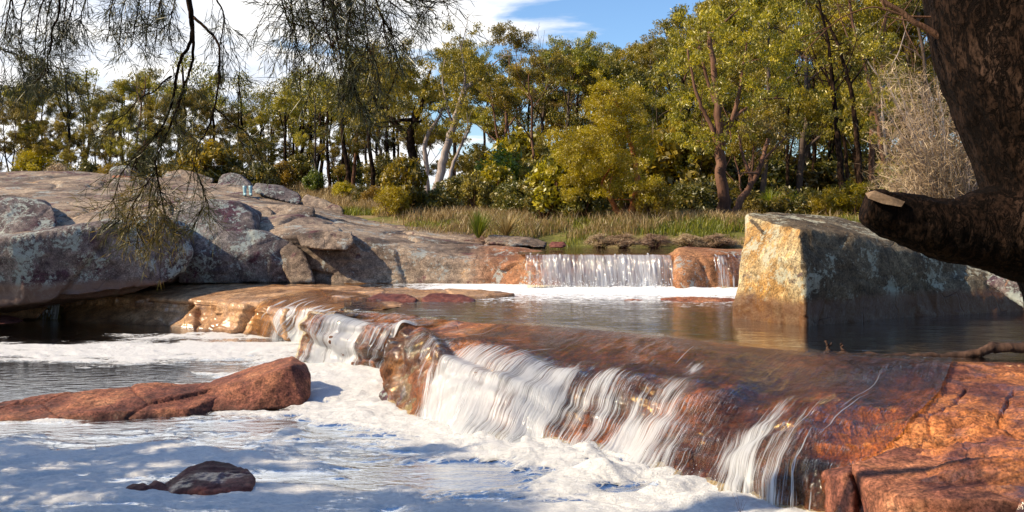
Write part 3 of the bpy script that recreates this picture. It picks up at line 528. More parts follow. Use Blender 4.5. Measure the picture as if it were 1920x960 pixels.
# ------------------------------------------------------------------ water materials
def falling_mat(name, across=27.0, along=1.1, tint=(1, .84, .54), body=(.84, .87, .9), power=.15, gloss=.16):
    m, k = new_mat(name); uv = k.n('ShaderNodeTexCoord').outputs['UV']
    dens = k.n('ShaderNodeAttribute', {'attribute_name': 'dens'}).outputs['Fac']
    wob = k.mix(.04, uv, k.n('ShaderNodeTexNoise', {}, Vector=uv, Scale=2.2, Detail=3.0).outputs[1])
    a = k.noise(k.map(wob, (across, along, 1)), 1.0, 5, .62, .1); b = k.noise(k.map(wob, (across*3.3, along*1.8, 1), loc=(3, 1, 0)), 1.0, 3, .6)
    c = k.noise(k.map(uv, (2.2, .6, 1), loc=(7, 3, 0)), 1.0, 3, .5)
    s_ = k.math('ADD', k.math('ADD', k.math('MULTIPLY', a, .50), k.math('MULTIPLY', b, .38)), k.math('MULTIPLY', c, .5))   # mean .6
    th = k.math('SUBTRACT', .90, k.math('MULTIPLY', dens, .34))
    f = k.math('MULTIPLY', k.math('DIVIDE', k.math('SUBTRACT', s_, th), power, clamp=True), .93, clamp=True)
    bn = k.bump(k.math('ADD', s_, k.math('MULTIPLY', k.noise(k.map(wob, (9, 3.5, 1)), 1.0, 4, .6), .5)), .9, .05)
    bn2 = k.bump(k.math('ADD', k.noise(k.map(wob, (7, 1.6, 1)), 1.0, 4, .6), k.math('MULTIPLY', s_, .5)), 1.0, .10)
    gl = k.n('ShaderNodeBsdfGlossy', {}, Color=(1, 1, 1, 1), Roughness=.07, Normal=bn2)
    tr = k.n('ShaderNodeBsdfTransparent', {}, Color=tint+(1,))
    fr = k.n('ShaderNodeFresnel', {}, IOR=1.33, Normal=bn2); fr = k.math('ADD', k.math('MULTIPLY', fr.outputs[0], 1.0), gloss*.15, clamp=True)
    film = k.n('ShaderNodeMixShader', {}, i0=fr, i1=tr, i2=gl)
    df = k.n('ShaderNodeBsdfDiffuse', {}, Color=body+(1,), Normal=bn); tl = k.n('ShaderNodeBsdfTranslucent', {}, Color=body+(1,))
    wh = k.n('ShaderNodeMixShader', {}, i0=.4, i1=df, i2=tl); wh = k.n('ShaderNodeMixShader', {}, i0=.12, i1=wh, i2=gl)
    k.put(k.out.inputs[0], k.n('ShaderNodeMixShader', {}, i0=f, i1=film, i2=wh)); return m
M['fall'] = falling_mat('falling_water'); M['fall_fine'] = falling_mat('falling_water_fine', 12.0, .8, power=.42)
M['strand'] = None
m, k = new_mat('white_water_strand')
v = k.n('ShaderNodeAttribute', {'attribute_name': 'var'}).outputs['Fac']
df = k.n('ShaderNodeBsdfDiffuse', {}, Color=(.84, .87, .9, 1)); tl = k.n('ShaderNodeBsdfTranslucent', {}, Color=(.84, .87, .9, 1)); gl = k.n('ShaderNodeBsdfGlossy', {}, Roughness=.15)
a = k.n('ShaderNodeMixShader', {}, i0=.45, i1=df, i2=tl); a = k.n('ShaderNodeMixShader', {}, i0=.15, i1=a, i2=gl); tr = k.n('ShaderNodeBsdfTransparent')
k.put(k.out.inputs[0], k.n('ShaderNodeMixShader', {}, i0=v, i1=tr, i2=a)); M['strand'] = m

# pool water
def pool_mat(name, deep, shallow=(.20, .09, .02), scale=(1.2, 3.0), foamy=0.0, bump=.13):
    m, k = new_mat(name); o = k.obj
    fo = k.n('ShaderNodeAttribute', {'attribute_name': 'foam'}).outputs['Fac']; sh = k.n('ShaderNodeAttribute', {'attribute_name': 'shallow'}).outputs['Fac']
    w1 = k.noise(k.map(o, (scale[0], scale[1], 1)), 2.4, 4, .55, .6); w2 = k.noise(k.map(o, (scale[0]*2.2, scale[1]*2.2, 1), loc=(3, 3, 3)), 2.5, 4, .6, .3)
    bn = k.bump(k.math('ADD', w1, k.math('MULTIPLY', w2, .4)), bump, .12)
    fr = k.n('ShaderNodeFresnel', {}, IOR=1.33, Normal=bn).outputs[0]
    df = k.n('ShaderNodeBsdfDiffuse', {}, Color=deep+(1,)); tr = k.n('ShaderNodeBsdfTransparent', {}, Color=(.95, .72, .42, 1))
    under = k.n('ShaderNodeMixShader', {}, i0=sh, i1=df, i2=tr)
    gl = k.n('ShaderNodeBsdfGlossy', {}, Roughness=.045, Normal=bn)
    wat = k.n('ShaderNodeMixShader', {}, i0=fr, i1=under, i2=gl)
    f1 = k.noise(k.map(o, (2.2, 5.5, 1)), 1.6, 8, .7, 1.0); f2 = k.noise(k.map(o, (1, 1.8, 1)), 16, 4, .7)
    s_ = k.math('ADD', k.math('MULTIPLY', f1, .7), k.math('MULTIPLY', f2, .35))
    mask = k.math('DIVIDE', k.math('SUBTRACT', s_, k.math('SUBTRACT', .80, k.math('MULTIPLY', fo, .42))), .05, clamp=True)
    fw = k.n('ShaderNodeBsdfDiffuse', {}, Color=(.86, .88, .9, 1), Normal=k.bump(f2, .4, .05))
    k.put(k.out.inputs[0], k.n('ShaderNodeMixShader', {}, i0=mask, i1=wat, i2=fw)); return m
M['pool'] = pool_mat('tea_brown_pool', (.13, .055, .012))

# upper pool: a strip from its near sill to the cliff foot
i0 = i_sill
near = np.concatenate([LEDGE0[:-12, 10], SH[:, i0+2]]); near[:, 2] = .85
keep = np.concatenate([[True], np.linalg.norm(np.diff(near, axis=0), axis=1) > .01]); near = near[keep]
o_ = near[:, 0]/near[:, 1]; far = np.stack([o_*24.9, np.full(len(near), 24.9), np.full(len(near), .85)], 1)
t = (np.linspace(0, 1, 90)**1.25)[None, :, None]; G = near[:, None]*(1-t)+far[:, None]*t
FB = [P(940,537,23.5)[:2], P(1100,545,22.9)[:2], P(1240,550,22.7)[:2], P(1395,545,22.6)[:2]]
fd = seg_dist(G[..., :2], FB)
foam = .72*np.exp(-(fd/.8)**1.4)+.62*np.exp(-(fd/4.2)**2)+.2+.12*fbm(G, .4, 3, seed=90)
foam *= smooth01(G[..., 0], -7.5, -2.0)*.8+.2; foam -= .25*smooth01(G[..., 0], 4.6, 6)*smooth01(20-G[..., 1], 0, 3)
G[..., 2] += .010*fbm(G*np.array([1, 2.2, 1]), 2.0, 3, seed=91)+.05*np.exp(-(fd/.6)**2)*(.6+fbm(G, 4, 3, seed=92)+.4)
G[:, 0, 2] = .85
shal = np.exp(-(np.broadcast_to(np.linalg.norm(G-near[:, None], axis=-1), G.shape[:2])/.9)**1.5)*.9
link('upper_pool_water', mesh_np('upper_pool_water', G.reshape(-1, 3), grid_faces(*G.shape[:2]), M['pool'], attrs=dict(foam=foam, shallow=shal)), kind='structure')
# stream above the fall
sx = np.linspace(.15, 14, 70); sy = np.linspace(23.62, 29.5, 30); X, Yy = np.meshgrid(sx, sy, indexing='ij')
zz_ = 1.635+.006*fbm(np.stack([X, Yy, 0*X], -1), 2, 2, seed=93); Gs = np.stack([X, Yy, zz_], -1)
link('upstream_water', mesh_np('upstream_water', Gs.reshape(-1, 3), grid_faces(70, 30), M['pool'], attrs=dict(foam=0*X, shallow=0*X+.5)), kind='structure')

# lower pool with its foam
base = [tuple(p) for p in G0[::20, i_base, :2]]; ledge_foot = [tuple(p) for p in LEDGE0[::20, 10+34+30+30, :2]]
ny, nx = 520, 560
yy = 1/np.linspace(1/6.2, 1/27., ny); uu = np.linspace(-.66, .5, nx)
U, Yy = np.meshgrid(uu, yy, indexing='ij'); X = U*Yy; Q3 = np.stack([X, Yy, 0*X], -1)
bd = seg_dist(Q3[..., :2], base); ld = seg_dist(Q3[..., :2], ledge_foot)
wv = np.stack([fbm(Q3, .5, 3, seed=s) for s in (101, 102)]+[0*X], -1)
qq = (Q3+1.0*wv)*np.array([.75, 1.9, 1])
big = fbm(qq, .55, 5, .58, seed=103); med = fbm(qq, 2.0, 5, .6, seed=104); swirl = fbm(qq*np.array([.6, 1.4, 1]), 1.3, 4, .6, seed=110, ridged=True)
lv = .21+.48*big+.36*med+.12*swirl
def blob(px, py, sx_, sy_):
    c = PZ(px, py, 0); return np.exp(-(((X-c[0])/sx_)**2+((Yy-c[1])/sy_)**2))
lv -= 1.5*blob(20, 712, 1.7, .95)+.9*blob(150, 730, 1.0, .5)+1.6*blob(60, 612, 2.8, 1.3)+.9*blob(300, 612, 2.6, .8)+.3*blob(120, 640, 1.6, .5)
lv -= 1.1*blob(800, 892, .60, .34)+.9*blob(890, 885, .35, .26)+.8*blob(740, 895, .3, .22)+.7*blob(1180, 925, .34, .18)+.6*blob(420, 800, .35, .22)+.6*blob(250, 795, .5, .25)+.7*blob(60, 800, .6, .2)
lv -= .7*blob(520, 795, .6, .25)+.5*blob(505, 897, .4, .16)+.35*blob(220, 945, .6, .08)+.3*blob(680, 750, .5, .3)+.35*blob(330, 690, .9, .3)+.3*blob(480, 640, 1.0, .25)
lv += .35*np.exp(-(bd/.8)**2)+.22*smooth01(9.6-Yy, -.8, .6)+.22*blob(350, 655, 2.4, .7)
foam = smooth01(lv, .02, .42)
churn = np.exp(-(bd/.55)**1.5)*(.3+.7*smooth01(-Yy, -15, -12.5)); near_c = np.exp(-(bd/1.8)**2)
f1c, _, _ = worley(Q3*np.array([1, 1.2, 1])+.05*wv, 15.0, 117); lump3 = np.clip(1-f1c, 0, 1)*smooth01(-Yy, -15, -11)
f1, f2, _ = worley(Q3*np.array([1, 1.3, 1])+.15*wv, 2.6, 105); lump = np.clip(1-f1, 0, 1)
f1b, f2b, _ = worley(Q3*np.array([1, 1.2, 1]), 7.0, 107); lump2 = np.clip(1-f1b, 0, 1)
h = foam*(.014*fbm(qq*np.array([1,1.3,1]), 7.0, 3, .6, seed=116)+.018+.030*smooth01(lv, .3, .9)+.028*near_c*lump*1.6+.018*lump2*(.5+near_c)+.008*lump3+.016*fbm(qq, 3.2, 4, .6, seed=106))
h += churn*(.03+.06*lump+.05*fbm(Q3, 5, 3, seed=108))*(.6+.4*np.sin(X*1.7))+.010*fbm(qq, .9, 3, seed=109)*(.3+near_c)+.010*swirl*foam
for c, r, a in ((PZ(1130, 900, 0), .32, .10), (PZ(1250, 930, 0), .3, .09), (PZ(1000, 860, 0), .3, .07), (PZ(1330, 960, 0), .28, .10)):
    h += a*np.exp(-(((X-c[0])/r)**2+((Yy-c[1])/(r*.6))**2))
m, k = new_mat('foam_and_dark_water'); o = k.obj
fo = k.n('ShaderNodeAttribute', {'attribute_name': 'foam'}).outputs['Fac']
fn = k.noise(k.map(o, (1, 2.2, 1)), 14, 6, .75); fn2 = k.noise(o, 55, 3, .7)
mask = k.math('DIVIDE', k.math('SUBTRACT', k.math('ADD', fo, k.math('MULTIPLY', k.math('SUBTRACT', fn, .5), 1.5)), .42), .16, clamp=True)
wo = k.mix(.22, o, k.n('ShaderNodeTexNoise', {}, Vector=o, Scale=1.6, Detail=4.0).outputs[1])
def web(sc, lo, hi):
    v = k.n('ShaderNodeTexVoronoi', {'feature': 'DISTANCE_TO_EDGE'}, Vector=k.map(wo, (1, 1.9, 1)), Scale=sc).outputs[0]
    wd = k.math('ADD', .01, k.math('MULTIPLY', k.sstep(k.math('ADD', fo, k.math('MULTIPLY', k.math('SUBTRACT', fn, .5), .8)), lo, hi), .26))
    return k.math('SUBTRACT', 1, k.math('DIVIDE', v, wd, clamp=True))
lace = k.math('MULTIPLY', k.math('MAXIMUM', web(3.2, .0, .75), web(8.5, .05, .9)), k.sstep(k.math('ADD', fo, k.math('MULTIPLY', k.math('SUBTRACT', fn, .5), .6)), .0, .22))
mask = k.math('MAXIMUM', k.math('MULTIPLY', mask, k.sstep(k.math('ADD', fo, k.math('MULTIPLY', k.math('SUBTRACT', fn, .5), .9)), .35, .75)), k.math('MULTIPLY', lace, .95))
w1 = k.noise(k.map(o, (1.5, 4.0, 1)), 2.2, 5, .6, .6)
bn = k.bump(w1, .16, .10); gl = k.n('ShaderNodeBsdfGlossy', {}, Roughness=.05, Normal=bn); df = k.n('ShaderNodeBsdfDiffuse', {}, Color=(.010, .009, .004, 1))
wat = k.n('ShaderNodeMixShader', {}, i0=k.n('ShaderNodeFresnel', {}, IOR=1.33, Normal=bn).outputs[0], i1=df, i2=gl)
fc = k.mix(k.math('MULTIPLY', k.sstep(fn, .35, .65), k.math('SUBTRACT', 1.35, fo)), (.93, .92, .90, 1), (.62, .62, .60, 1))
fc = k.mix(k.math('MULTIPLY', k.sstep(k.noise(k.map(wo, (1, 2.0, 1)), 24, 5, .7), .44, .62), .35), fc, (.52, .55, .58, 1))
pr = k.n('ShaderNodeBsdfPrincipled', {}, Base_Color=fc, Roughness=.65, Normal=k.bump(k.math('ADD', k.math('MULTIPLY', fn, .9), k.math('MULTIPLY', fn2, .45)), .9, .05))
pr.inputs['Subsurface Weight'].default_value = 0.0
k.put(k.out.inputs[0], k.n('ShaderNodeMixShader', {}, i0=mask, i1=wat, i2=pr)); M['foam'] = m
Gl = np.stack([X, Yy, h], -1)
link('lower_pool_water', mesh_np('lower_pool_water', Gl.reshape(-1, 3), grid_faces(nx, ny), m, attrs=dict(foam=foam)), kind='structure')

# ------------------------------------------------------------------ cascades
rng = np.random.default_rng(5)
def cascade(G, UVg, dens, label, lift=.02, strands=120, name='cascade', wid=(.006, .022), mat='fall', vr=(.1, 1.0), nstep=26, group=None):
    """a film of water over the surface grid G (u across, v downstream) with white strands above it"""
    c = G.reshape(-1, 3).mean(0); e = empty(name, tuple(c), label, 'waterfall', group)
    n = grid_normals(G); n = n*(1 if n[..., 2].mean() > 0 else -1)
    qq = np.stack([UVg[..., 0]*7, UVg[..., 1]*.9, 0*UVg[..., 0]], -1)
    H = G+n*(lift+.5*lift*fbm(qq, 1, 4, seed=int(abs(c[0])*100) % 97))[..., None]
    link('water_sheet', mesh_np('water_sheet', H.reshape(-1, 3)-c, grid_faces(*G.shape[:2]), M[mat], attrs=dict(dens=dens), uv=UVg), None, e)
    Vs, Fs, At = [], [], []; nu, nv = G.shape[:2]; off = 0
    for s in range(strands):
        for _ in range(22):
            u0 = rng.random()*(nu-1); v0 = rng.uniform(vr[0], .85)*(nv-1)
            if dens[int(u0), int(min(nv-1, v0+.15*nv))] > rng.random()*.95: break
        v1 = min(nv-1, v0+rng.uniform(.10, .42)*(nv-1)); st = max(7, int(nstep*(v1-v0)/nv)); vv = np.linspace(v0, v1, st)
        u = u0+np.cumsum(rng.normal(0, .12, st))+rng.normal(0, .6)*np.linspace(0, 1, st); u = np.clip(u, 0, nu-1.001); vv = np.clip(vv, 0, nv-1.001)
        i = u.astype(int); j = vv.astype(int); fu = (u-i)[:, None]; fv = (vv-j)[:, None]
        p = (H[i, j]*(1-fu)*(1-fv)+H[i+1, j]*fu*(1-fv)+H[i, j+1]*(1-fu)*fv+H[i+1, j+1]*fu*fv)
        nn = n[i, j]; du = H[np.minimum(i+1, nu-1), j]-H[i, j]; du /= np.linalg.norm(du, axis=1, keepdims=True)+1e-9
        tt = np.linspace(0, 1, st); w_ = rng.uniform(*wid)*(.25+np.sin(np.pi*tt)**.6)*(1+.5*rng.random(st)); lf = (.004+rng.random()*.02+.02*np.sin(np.pi*tt)*rng.random())
        p = p+nn*np.broadcast_to(lf, (st,))[:, None]-c
        L_ = p-du*w_[:, None]; M_ = p+nn*(w_*.7)[:, None]; R_ = p+du*w_[:, None]
        Vs.append(np.stack([L_, M_, R_], 1).reshape(-1, 3)); a = np.arange(st-1)*3+off
        Fs += [np.stack([a, a+1, a+4, a+3], 1), np.stack([a+1, a+2, a+5, a+4], 1)]
        al = (np.clip(np.sin(np.pi*tt), 0, 1)**.7)*rng.uniform(.35, .9); At.append(np.repeat(al, 3)); off += st*3
    if strands:
        link('strands', mesh_np('strands', np.concatenate(Vs), np.concatenate(Fs), M['strand'], attrs=dict(var=np.concatenate(At))), None, e, kind='stuff')
    return e
def sub(u0, u1, v0, v1):
    a = np.searchsorted(urib, u0); b = np.searchsorted(urib, u1)+1; return slice(a, b), slice(v0, v1)
# smoothed carrier surface so that the water rides over the bumps
Wd = d-dlob
for _ in range(22):
    Wd[1:-1, 1:-1] = (Wd[1:-1, 1:-1]*2+Wd[:-2, 1:-1]+Wd[2:, 1:-1]+Wd[1:-1, :-2]+Wd[1:-1, 2:])/6
CAR = G0+n*(Wd+dlob+.028)[..., None]
vlip = smooth01(vi, i_lip-6, i_roll)[None, :]
def dens_on(su, sv, f): return f[su, sv]
nz_u = fbm(np.stack([UV[..., 0]*1.3, UV[..., 1]*.2, 0*UV[..., 0]], -1), 1, 3, seed=120)
vlip = np.maximum(vlip, .62*smooth01(vi, i_sill+16, i_lip)[None, :])
nz2 = fbm(np.stack([UV[..., 0]*3.2, UV[..., 1]*.8, 0*UV[..., 0]], -1), 1, 3, seed=122)
D1 = vlip*(.60+.75*nz_u+.55*nz2)+.0
low_ = smooth01(vi, i_roll, i_base-4)[None, :]
D_front = D1*.76+.46*low_*vlip*(.7+.9*nz_u+.6*nz2)
D_front += .40*np.exp(-((urib-10.1)/.8)**2)[:, None]*low_*vlip
D_front *= (1-.5*smooth01(urib, 11.6, 13.0))[:, None]
fan = np.exp(-((urib-6.9)/.9)**2)[:, None]*smooth01(vi, i_lip+6, i_roll+10)[None, :]; D_front += .55*fan
D_mid = vlip*(.80+.7*nz_u+.6*nz2)+.12*low_
su, sv = sub(0, 3.35, i_sill, i_base+5)
cascade(CAR[su, sv], UV[su, sv], D_mid[su, sv], 'middle cascade pouring off the rock lip in parted white strands left of the corner rock', strands=20, wid=(.003, .008))
su, sv = sub(5.3, 13.9, i_sill, i_base+5); fade = smooth01(urib[su], 5.3, 6.2)[:, None]
cascade(CAR[su, sv], UV[su, sv], D_front[su, sv]*fade, 'broad front cascade spilling over orange rock into the foam, nearest the camera', strands=30, wid=(.002, .005))
# glaring thin sheet over the ledge
Ls = LEDGE.copy()
for _ in range(25): Ls[1:-1, 1:-1] = (Ls[1:-1, 1:-1]*2+Ls[:-2, 1:-1]+Ls[2:, 1:-1]+Ls[1:-1, :-2]+Ls[1:-1, 2:])/6
Ls += n_led*.03
a = int(len(LEDGE)*.62); g_ = Ls[a:, 18:10+34+30+30+2]; ug = grid_lengths(g_)
nn_ = fbm(np.stack([ug[..., 0]*1.5, ug[..., 1]*.2, 0*ug[..., 0]], -1), 1, 3, seed=121)
dd = smooth01(np.linspace(0, 1, g_.shape[1]), .25, .5)[None, :]*(1.05+.5*nn_)*smooth01(np.linspace(0, 1, len(g_)), 0, .3)[:, None]
cascade(g_, ug, dd, 'thin bright sheet of water sliding down the tan ledge, left of the middle cascade', strands=40, lift=.015, wid=(.006, .02))
# upper curtain and side fall
def curtain(x0, x1, Y0, label, strands, dn):
    nu, nv = int((x1-x0)*.5)+2, 46; xs_ = np.linspace(x0, x1, nu); v = np.linspace(0, 1, nv)
    lip = np.array([P(x, 476, Y0+.35) for x in xs_]); lip[:, 2] = 1.64
    wob = .06*fbm(np.stack([xs_*.03, 0*xs_, 0*xs_], -1), 1, 3, seed=int(x0)); wob2 = .05*fbm(np.stack([xs_*.05, 0*xs_+3, 0*xs_], -1), 1, 3, seed=int(x0)+3)
    t = np.clip((v-.18)/.82, 0, 1); yv = np.where(v < .18, -v*1.9, -.34-.40*t**.8); zv = np.where(v < .18, -.03*v, -.01-.80*t**1.6)
    G = np.zeros((nu, nv, 3)); G[..., 0] = lip[:, None, 0]+(v*.05)[None]; G[..., 1] = lip[:, None, 1]+yv[None]+wob[:, None]*t[None]; G[..., 2] = np.maximum(lip[:, None, 2]+zv[None]+wob2[:, None]*v[None]*(1-t[None]), .80)
    ug = grid_lengths(G); nn = fbm(np.stack([ug[..., 0]*1.6, ug[..., 1]*.3, 0*ug[..., 0]], -1), 1, 3, seed=int(x0)+9)
    de = smooth01(v, .1, .25)[None]*(dn+.9*nn)
    return cascade(G, ug, de, label, lift=.012, strands=strands, wid=(.006, .02), mat='fall_fine')
curtain(984, 1252, 23.2, 'wide white curtain waterfall dropping into the far side of the upper pool', 60, 1.15)
curtain(1330, 1386, 22.95, 'small side waterfall between bare brown rock and the great block', 24, .75)
bg_ = np.linspace(0, 1, 24); Gc = np.zeros((22, 24, 3)); x_ = np.linspace(76, 116, 22)
for i, x in enumerate(x_):
    for j, t_ in enumerate(bg_): Gc[i, j] = P(x-8*t_, 556+44*t_, 24.3-.5*t_)
ug = grid_lengths(Gc); cascade(Gc, ug, np.full((22, 24), .8), 'small glinting trickle of water in the dark hollow under the overhanging boulder', strands=24, lift=.02, wid=(.008, .02))

# droplets thrown up at the feet of the falls
def droplets(name, line, n_, spread, hmax, label, r=(.003, .010)):
    L = np.array(line); V, Q_ = [], []
    ico = np.array([[1, 0, 0], [-1, 0, 0], [0, 1, 0], [0, -1, 0], [0, 0, 1], [0, 0, -1]], float); fc = np.array([[0, 2, 4], [2, 1, 4], [1, 3, 4], [3, 0, 4], [2, 0, 5], [1, 2, 5], [3, 1, 5], [0, 3, 5]])
    for i in range(n_):
        s = rng.integers(len(L)-1); t = rng.random(); p = L[s]*(1-t)+L[s+1]*t
        p = p+np.array([rng.normal(0, spread), rng.normal(0, spread), abs(rng.normal(0, hmax))]); V.append(ico*rng.uniform(*r)*np.array([1, 1, 1.5])+p); Q_.append(fc+6*i)
    link(name, mesh_np(name, np.concatenate(V), np.concatenate(Q_), M['droplet'], attrs=dict(var=np.full(6*n_, .9))), label=label, category='spray', kind='stuff')
m, k = new_mat('water_droplet'); pr = k.n('ShaderNodeBsdfPrincipled', {}, Base_Color=(.85, .9, .95, 1), Roughness=.15); k.put(k.out.inputs[0], pr); M['droplet'] = m
droplets('spray', [P(985,540,22.9), P(1120,545,22.6), P(1250,545,22.5)], 700, .14, .13, 'white spray at the foot of the wide curtain waterfall', (.004, .012))
droplets('spray', [tuple(p) for p in G0[ucum[6]:ucum[12]:20, i_base-3]], 700, .10, .08, 'spray of droplets along the foot of the broad front cascade', (.002, .006))
# ------------------------------------------------------------------ vegetation
def leaf_quads(C, rng, L, w, droop=.6, jit=.35, D=None):
    """rhombic leaves at centres C; returns V, Q, var"""
    n = len(C); d = rng.normal(0, 1, (n, 3)); d[:, 2] -= droop*1.6
    if D is not None: d = d*.35+D*1.5
    d /= np.linalg.norm(d, axis=1, keepdims=True); s = rng.normal(0, 1, (n, 3)); s = np.cross(d, s); s /= np.linalg.norm(s, axis=1, keepdims=True)+1e-9
    l = L*rng.uniform(1-jit, 1+jit, (n, 1)); ww = w*rng.uniform(1-jit, 1+jit, (n, 1))
    V = np.stack([C-d*l*.5, C+s*ww*.5-d*l*.06, C+d*l*.5, C-s*ww*.5-d*l*.06], 1).reshape(-1, 3)
    return V, np.arange(4*n).reshape(n, 4), np.repeat(rng.random(n), 4)
def clump(rng, c, r, n, flat=.75):
    p = rng.normal(0, 1, (n, 3)); p /= np.linalg.norm(p, axis=1, keepdims=True); p *= (rng.random((n, 1))**.45)*r; p[:, 2] *= flat
    return p+c
def wiggle(rng, a, b, n, amp):
    t = np.linspace(0, 1, n)[:, None]; p = a*(1-t)+b*t; k = rng.normal(0, amp, (n, 3)); k[0] = 0; k = np.cumsum(k, 0)*.5
    k -= k[-1]*t; return p+k
def gum(seed, H=9.0, fork=.35, limbs=4, spread=.30, lean=(0, 0), r0=.16, nclump=78, cr=.52, nleaf=330, leaf=(.15, .042), droop=.6, trunks=1, paths=None, bare=.5, topw=1.0, crown_lo=.24, sparse=0):
    """returns trunk mesh data and crown mesh data; the trunk starts at the origin"""
    rng = np.random.default_rng(seed); V, Q_, tips = [], [], []
    def branch(a, dirn, length, r, depth):
        b = a+dirn*length; nseg = max(4, int(length/.35)); p = wiggle(rng, a, b, nseg, length*.045)
        rr = np.linspace(r, max(r*.45, .008), nseg); tube(p, rr, 7 if r > .05 else 4, V, Q_, .12, rng)
        if depth == 0 or length < .7: tips.append(p[-1]); tips.append(p[-2]*.5+p[-3]*.5); return
        for _ in range(rng.integers(2, 4)):
            i = rng.integers(int(nseg*.45), nseg); dd = unit(dirn*.8+np.array([rng.normal(0, .55)*topw, rng.normal(0, .55)*topw, abs(rng.normal(.25, .35))]))
            branch(p[i], dd, length*rng.uniform(.45, .72), rr[i]*.65, depth-1)
        tips.append(p[-1])
    for t in range(trunks):
        ln = np.array([lean[0]+(rng.normal(0, .16) if trunks > 1 else 0), lean[1]+(rng.normal(0, .16) if trunks > 1 else 0), 1.0])
        h1 = H*(fork+rng.uniform(-.05, .08)); top = ln*H*rng.uniform(.78, .92); ns = 14
        p = wiggle(rng, np.array([rng.normal(0, .15)*(trunks > 1), rng.normal(0, .15)*(trunks > 1), -.3]), top, ns, H*.016)
        rr = r0*np.linspace(1, .22, ns)/(trunks**.4); rr[0] *= 1.35; tube(p, rr, 9, V, Q_, .12, rng)
        for l in range(limbs):
            f = fork+(1-fork)*(l+rng.random())/limbs*.85; i = min(ns-2, int(f*(ns-1)))
            az = l*2.4+rng.normal(0, .5)+t*1.7; dd = unit([math.cos(az)*topw, math.sin(az)*topw, rng.uniform(.5, 1.2)])
            branch(p[i], dd, H*spread*rng.uniform(.7, 1.2)*(1.15-.5*(f-fork)), rr[i]*.62, 2)
        tips.append(p[-1])
        for _ in range(int(2*bare)):                                   # dead twigs low on the stem
            i = rng.integers(3, 8); az = rng.random()*6.3; branch0 = wiggle(rng, p[i], p[i]+np.array([math.cos(az), math.sin(az), .5])*rng.uniform(.5, 1.3), 5, .06); tube(branch0, np.linspace(.02, .006, 5), 3, V, Q_)
    tips = np.array(tips); tips = tips[tips[:, 2] > H*crown_lo]
    if len(tips) > nclump: tips = tips[rng.permutation(len(tips))[:nclump]]
    C, vb = [], []
    for tp in tips:
        r = cr*rng.uniform(.55, 1.25); nn = int(nleaf*(r/cr)**2)
        for _ in range(3):
            c2 = tp+rng.normal(0, r*.6, 3)*np.array([1, 1, .6]); c = clump(rng, c2, r*.62, nn//3); C.append(c)
            vb.append(np.full(len(c), rng.normal(0, .16)))
    C = np.concatenate(C); LV, LQ, var = leaf_quads(C, rng, leaf[0], leaf[1], droop)
    var = np.clip(var*.75+.12+np.repeat(np.concatenate(vb), 4), 0, 1)
    return (np.concatenate(V), np.concatenate(Q_)), (LV, LQ, var)
def mk(tr, cr, tmat, cmat, tn='trunk', cn='crown'):
    return mesh_np(tn, tr[0], tr[1], tmat), mesh_np(cn, cr[0], cr[1], cmat, smooth=False, attrs=dict(var=cr[2]))
def plant(name, meshes, loc, label, cat, group=None, rot=0.0, sc=1.0, parts=('trunk', 'crown'), sz=None):
    e = empty(name, loc, label, cat, group); e.rotation_euler = (0, 0, rot); e.scale = (sc, sc, sz or sc)
    for pn, me in zip(parts, meshes):
        o = bpy.data.objects.new(pn, me); S.collection.objects.link(o); o.parent = e
    return e
def ground_at(px, Y): x = (px-960)/F*Y; return (x, Y, gz(x, Y)-.05)

GT = dict(
 a=mk(*gum(1, 9.5, .30, 5, .27, (.05, 0), .15), M['bark_grey'], M['gum']),
 b=mk(*gum(2, 9.5, .26, 5, .30, (-.08, 0), .17), M['bark_grey'], M['gum_green']),
 c=mk(*gum(3, 9.5, .5, 4, .25, (.1, .02), .13, nclump=54, crown_lo=.5), M['bark_red'], M['gum']),
 d=mk(*gum(4, 9.5, .28, 5, .28, (0, 0), .12, trunks=2, nclump=100), M['bark_grey'], M['gum_rust']),
 e=mk(*gum(5, 9.5, .52, 4, .24, (-.05, 0), .14, nclump=52, crown_lo=.5), M['bark_grey'], M['gum_green']),
 f=mk(*gum(6, 9.5, .2, 6, .26, (.04, 0), .11, trunks=2, nclump=110, crown_lo=.14), M['bark_red'], M['gum']))
KIND = dict(a='olive leaved gum tree', b='dark green gum tree', c='slender red stemmed gum tree', d='twin stemmed rusty gum tree', e='tall clean stemmed green gum tree', f='low branching gum tree')
rg = random.Random(3)
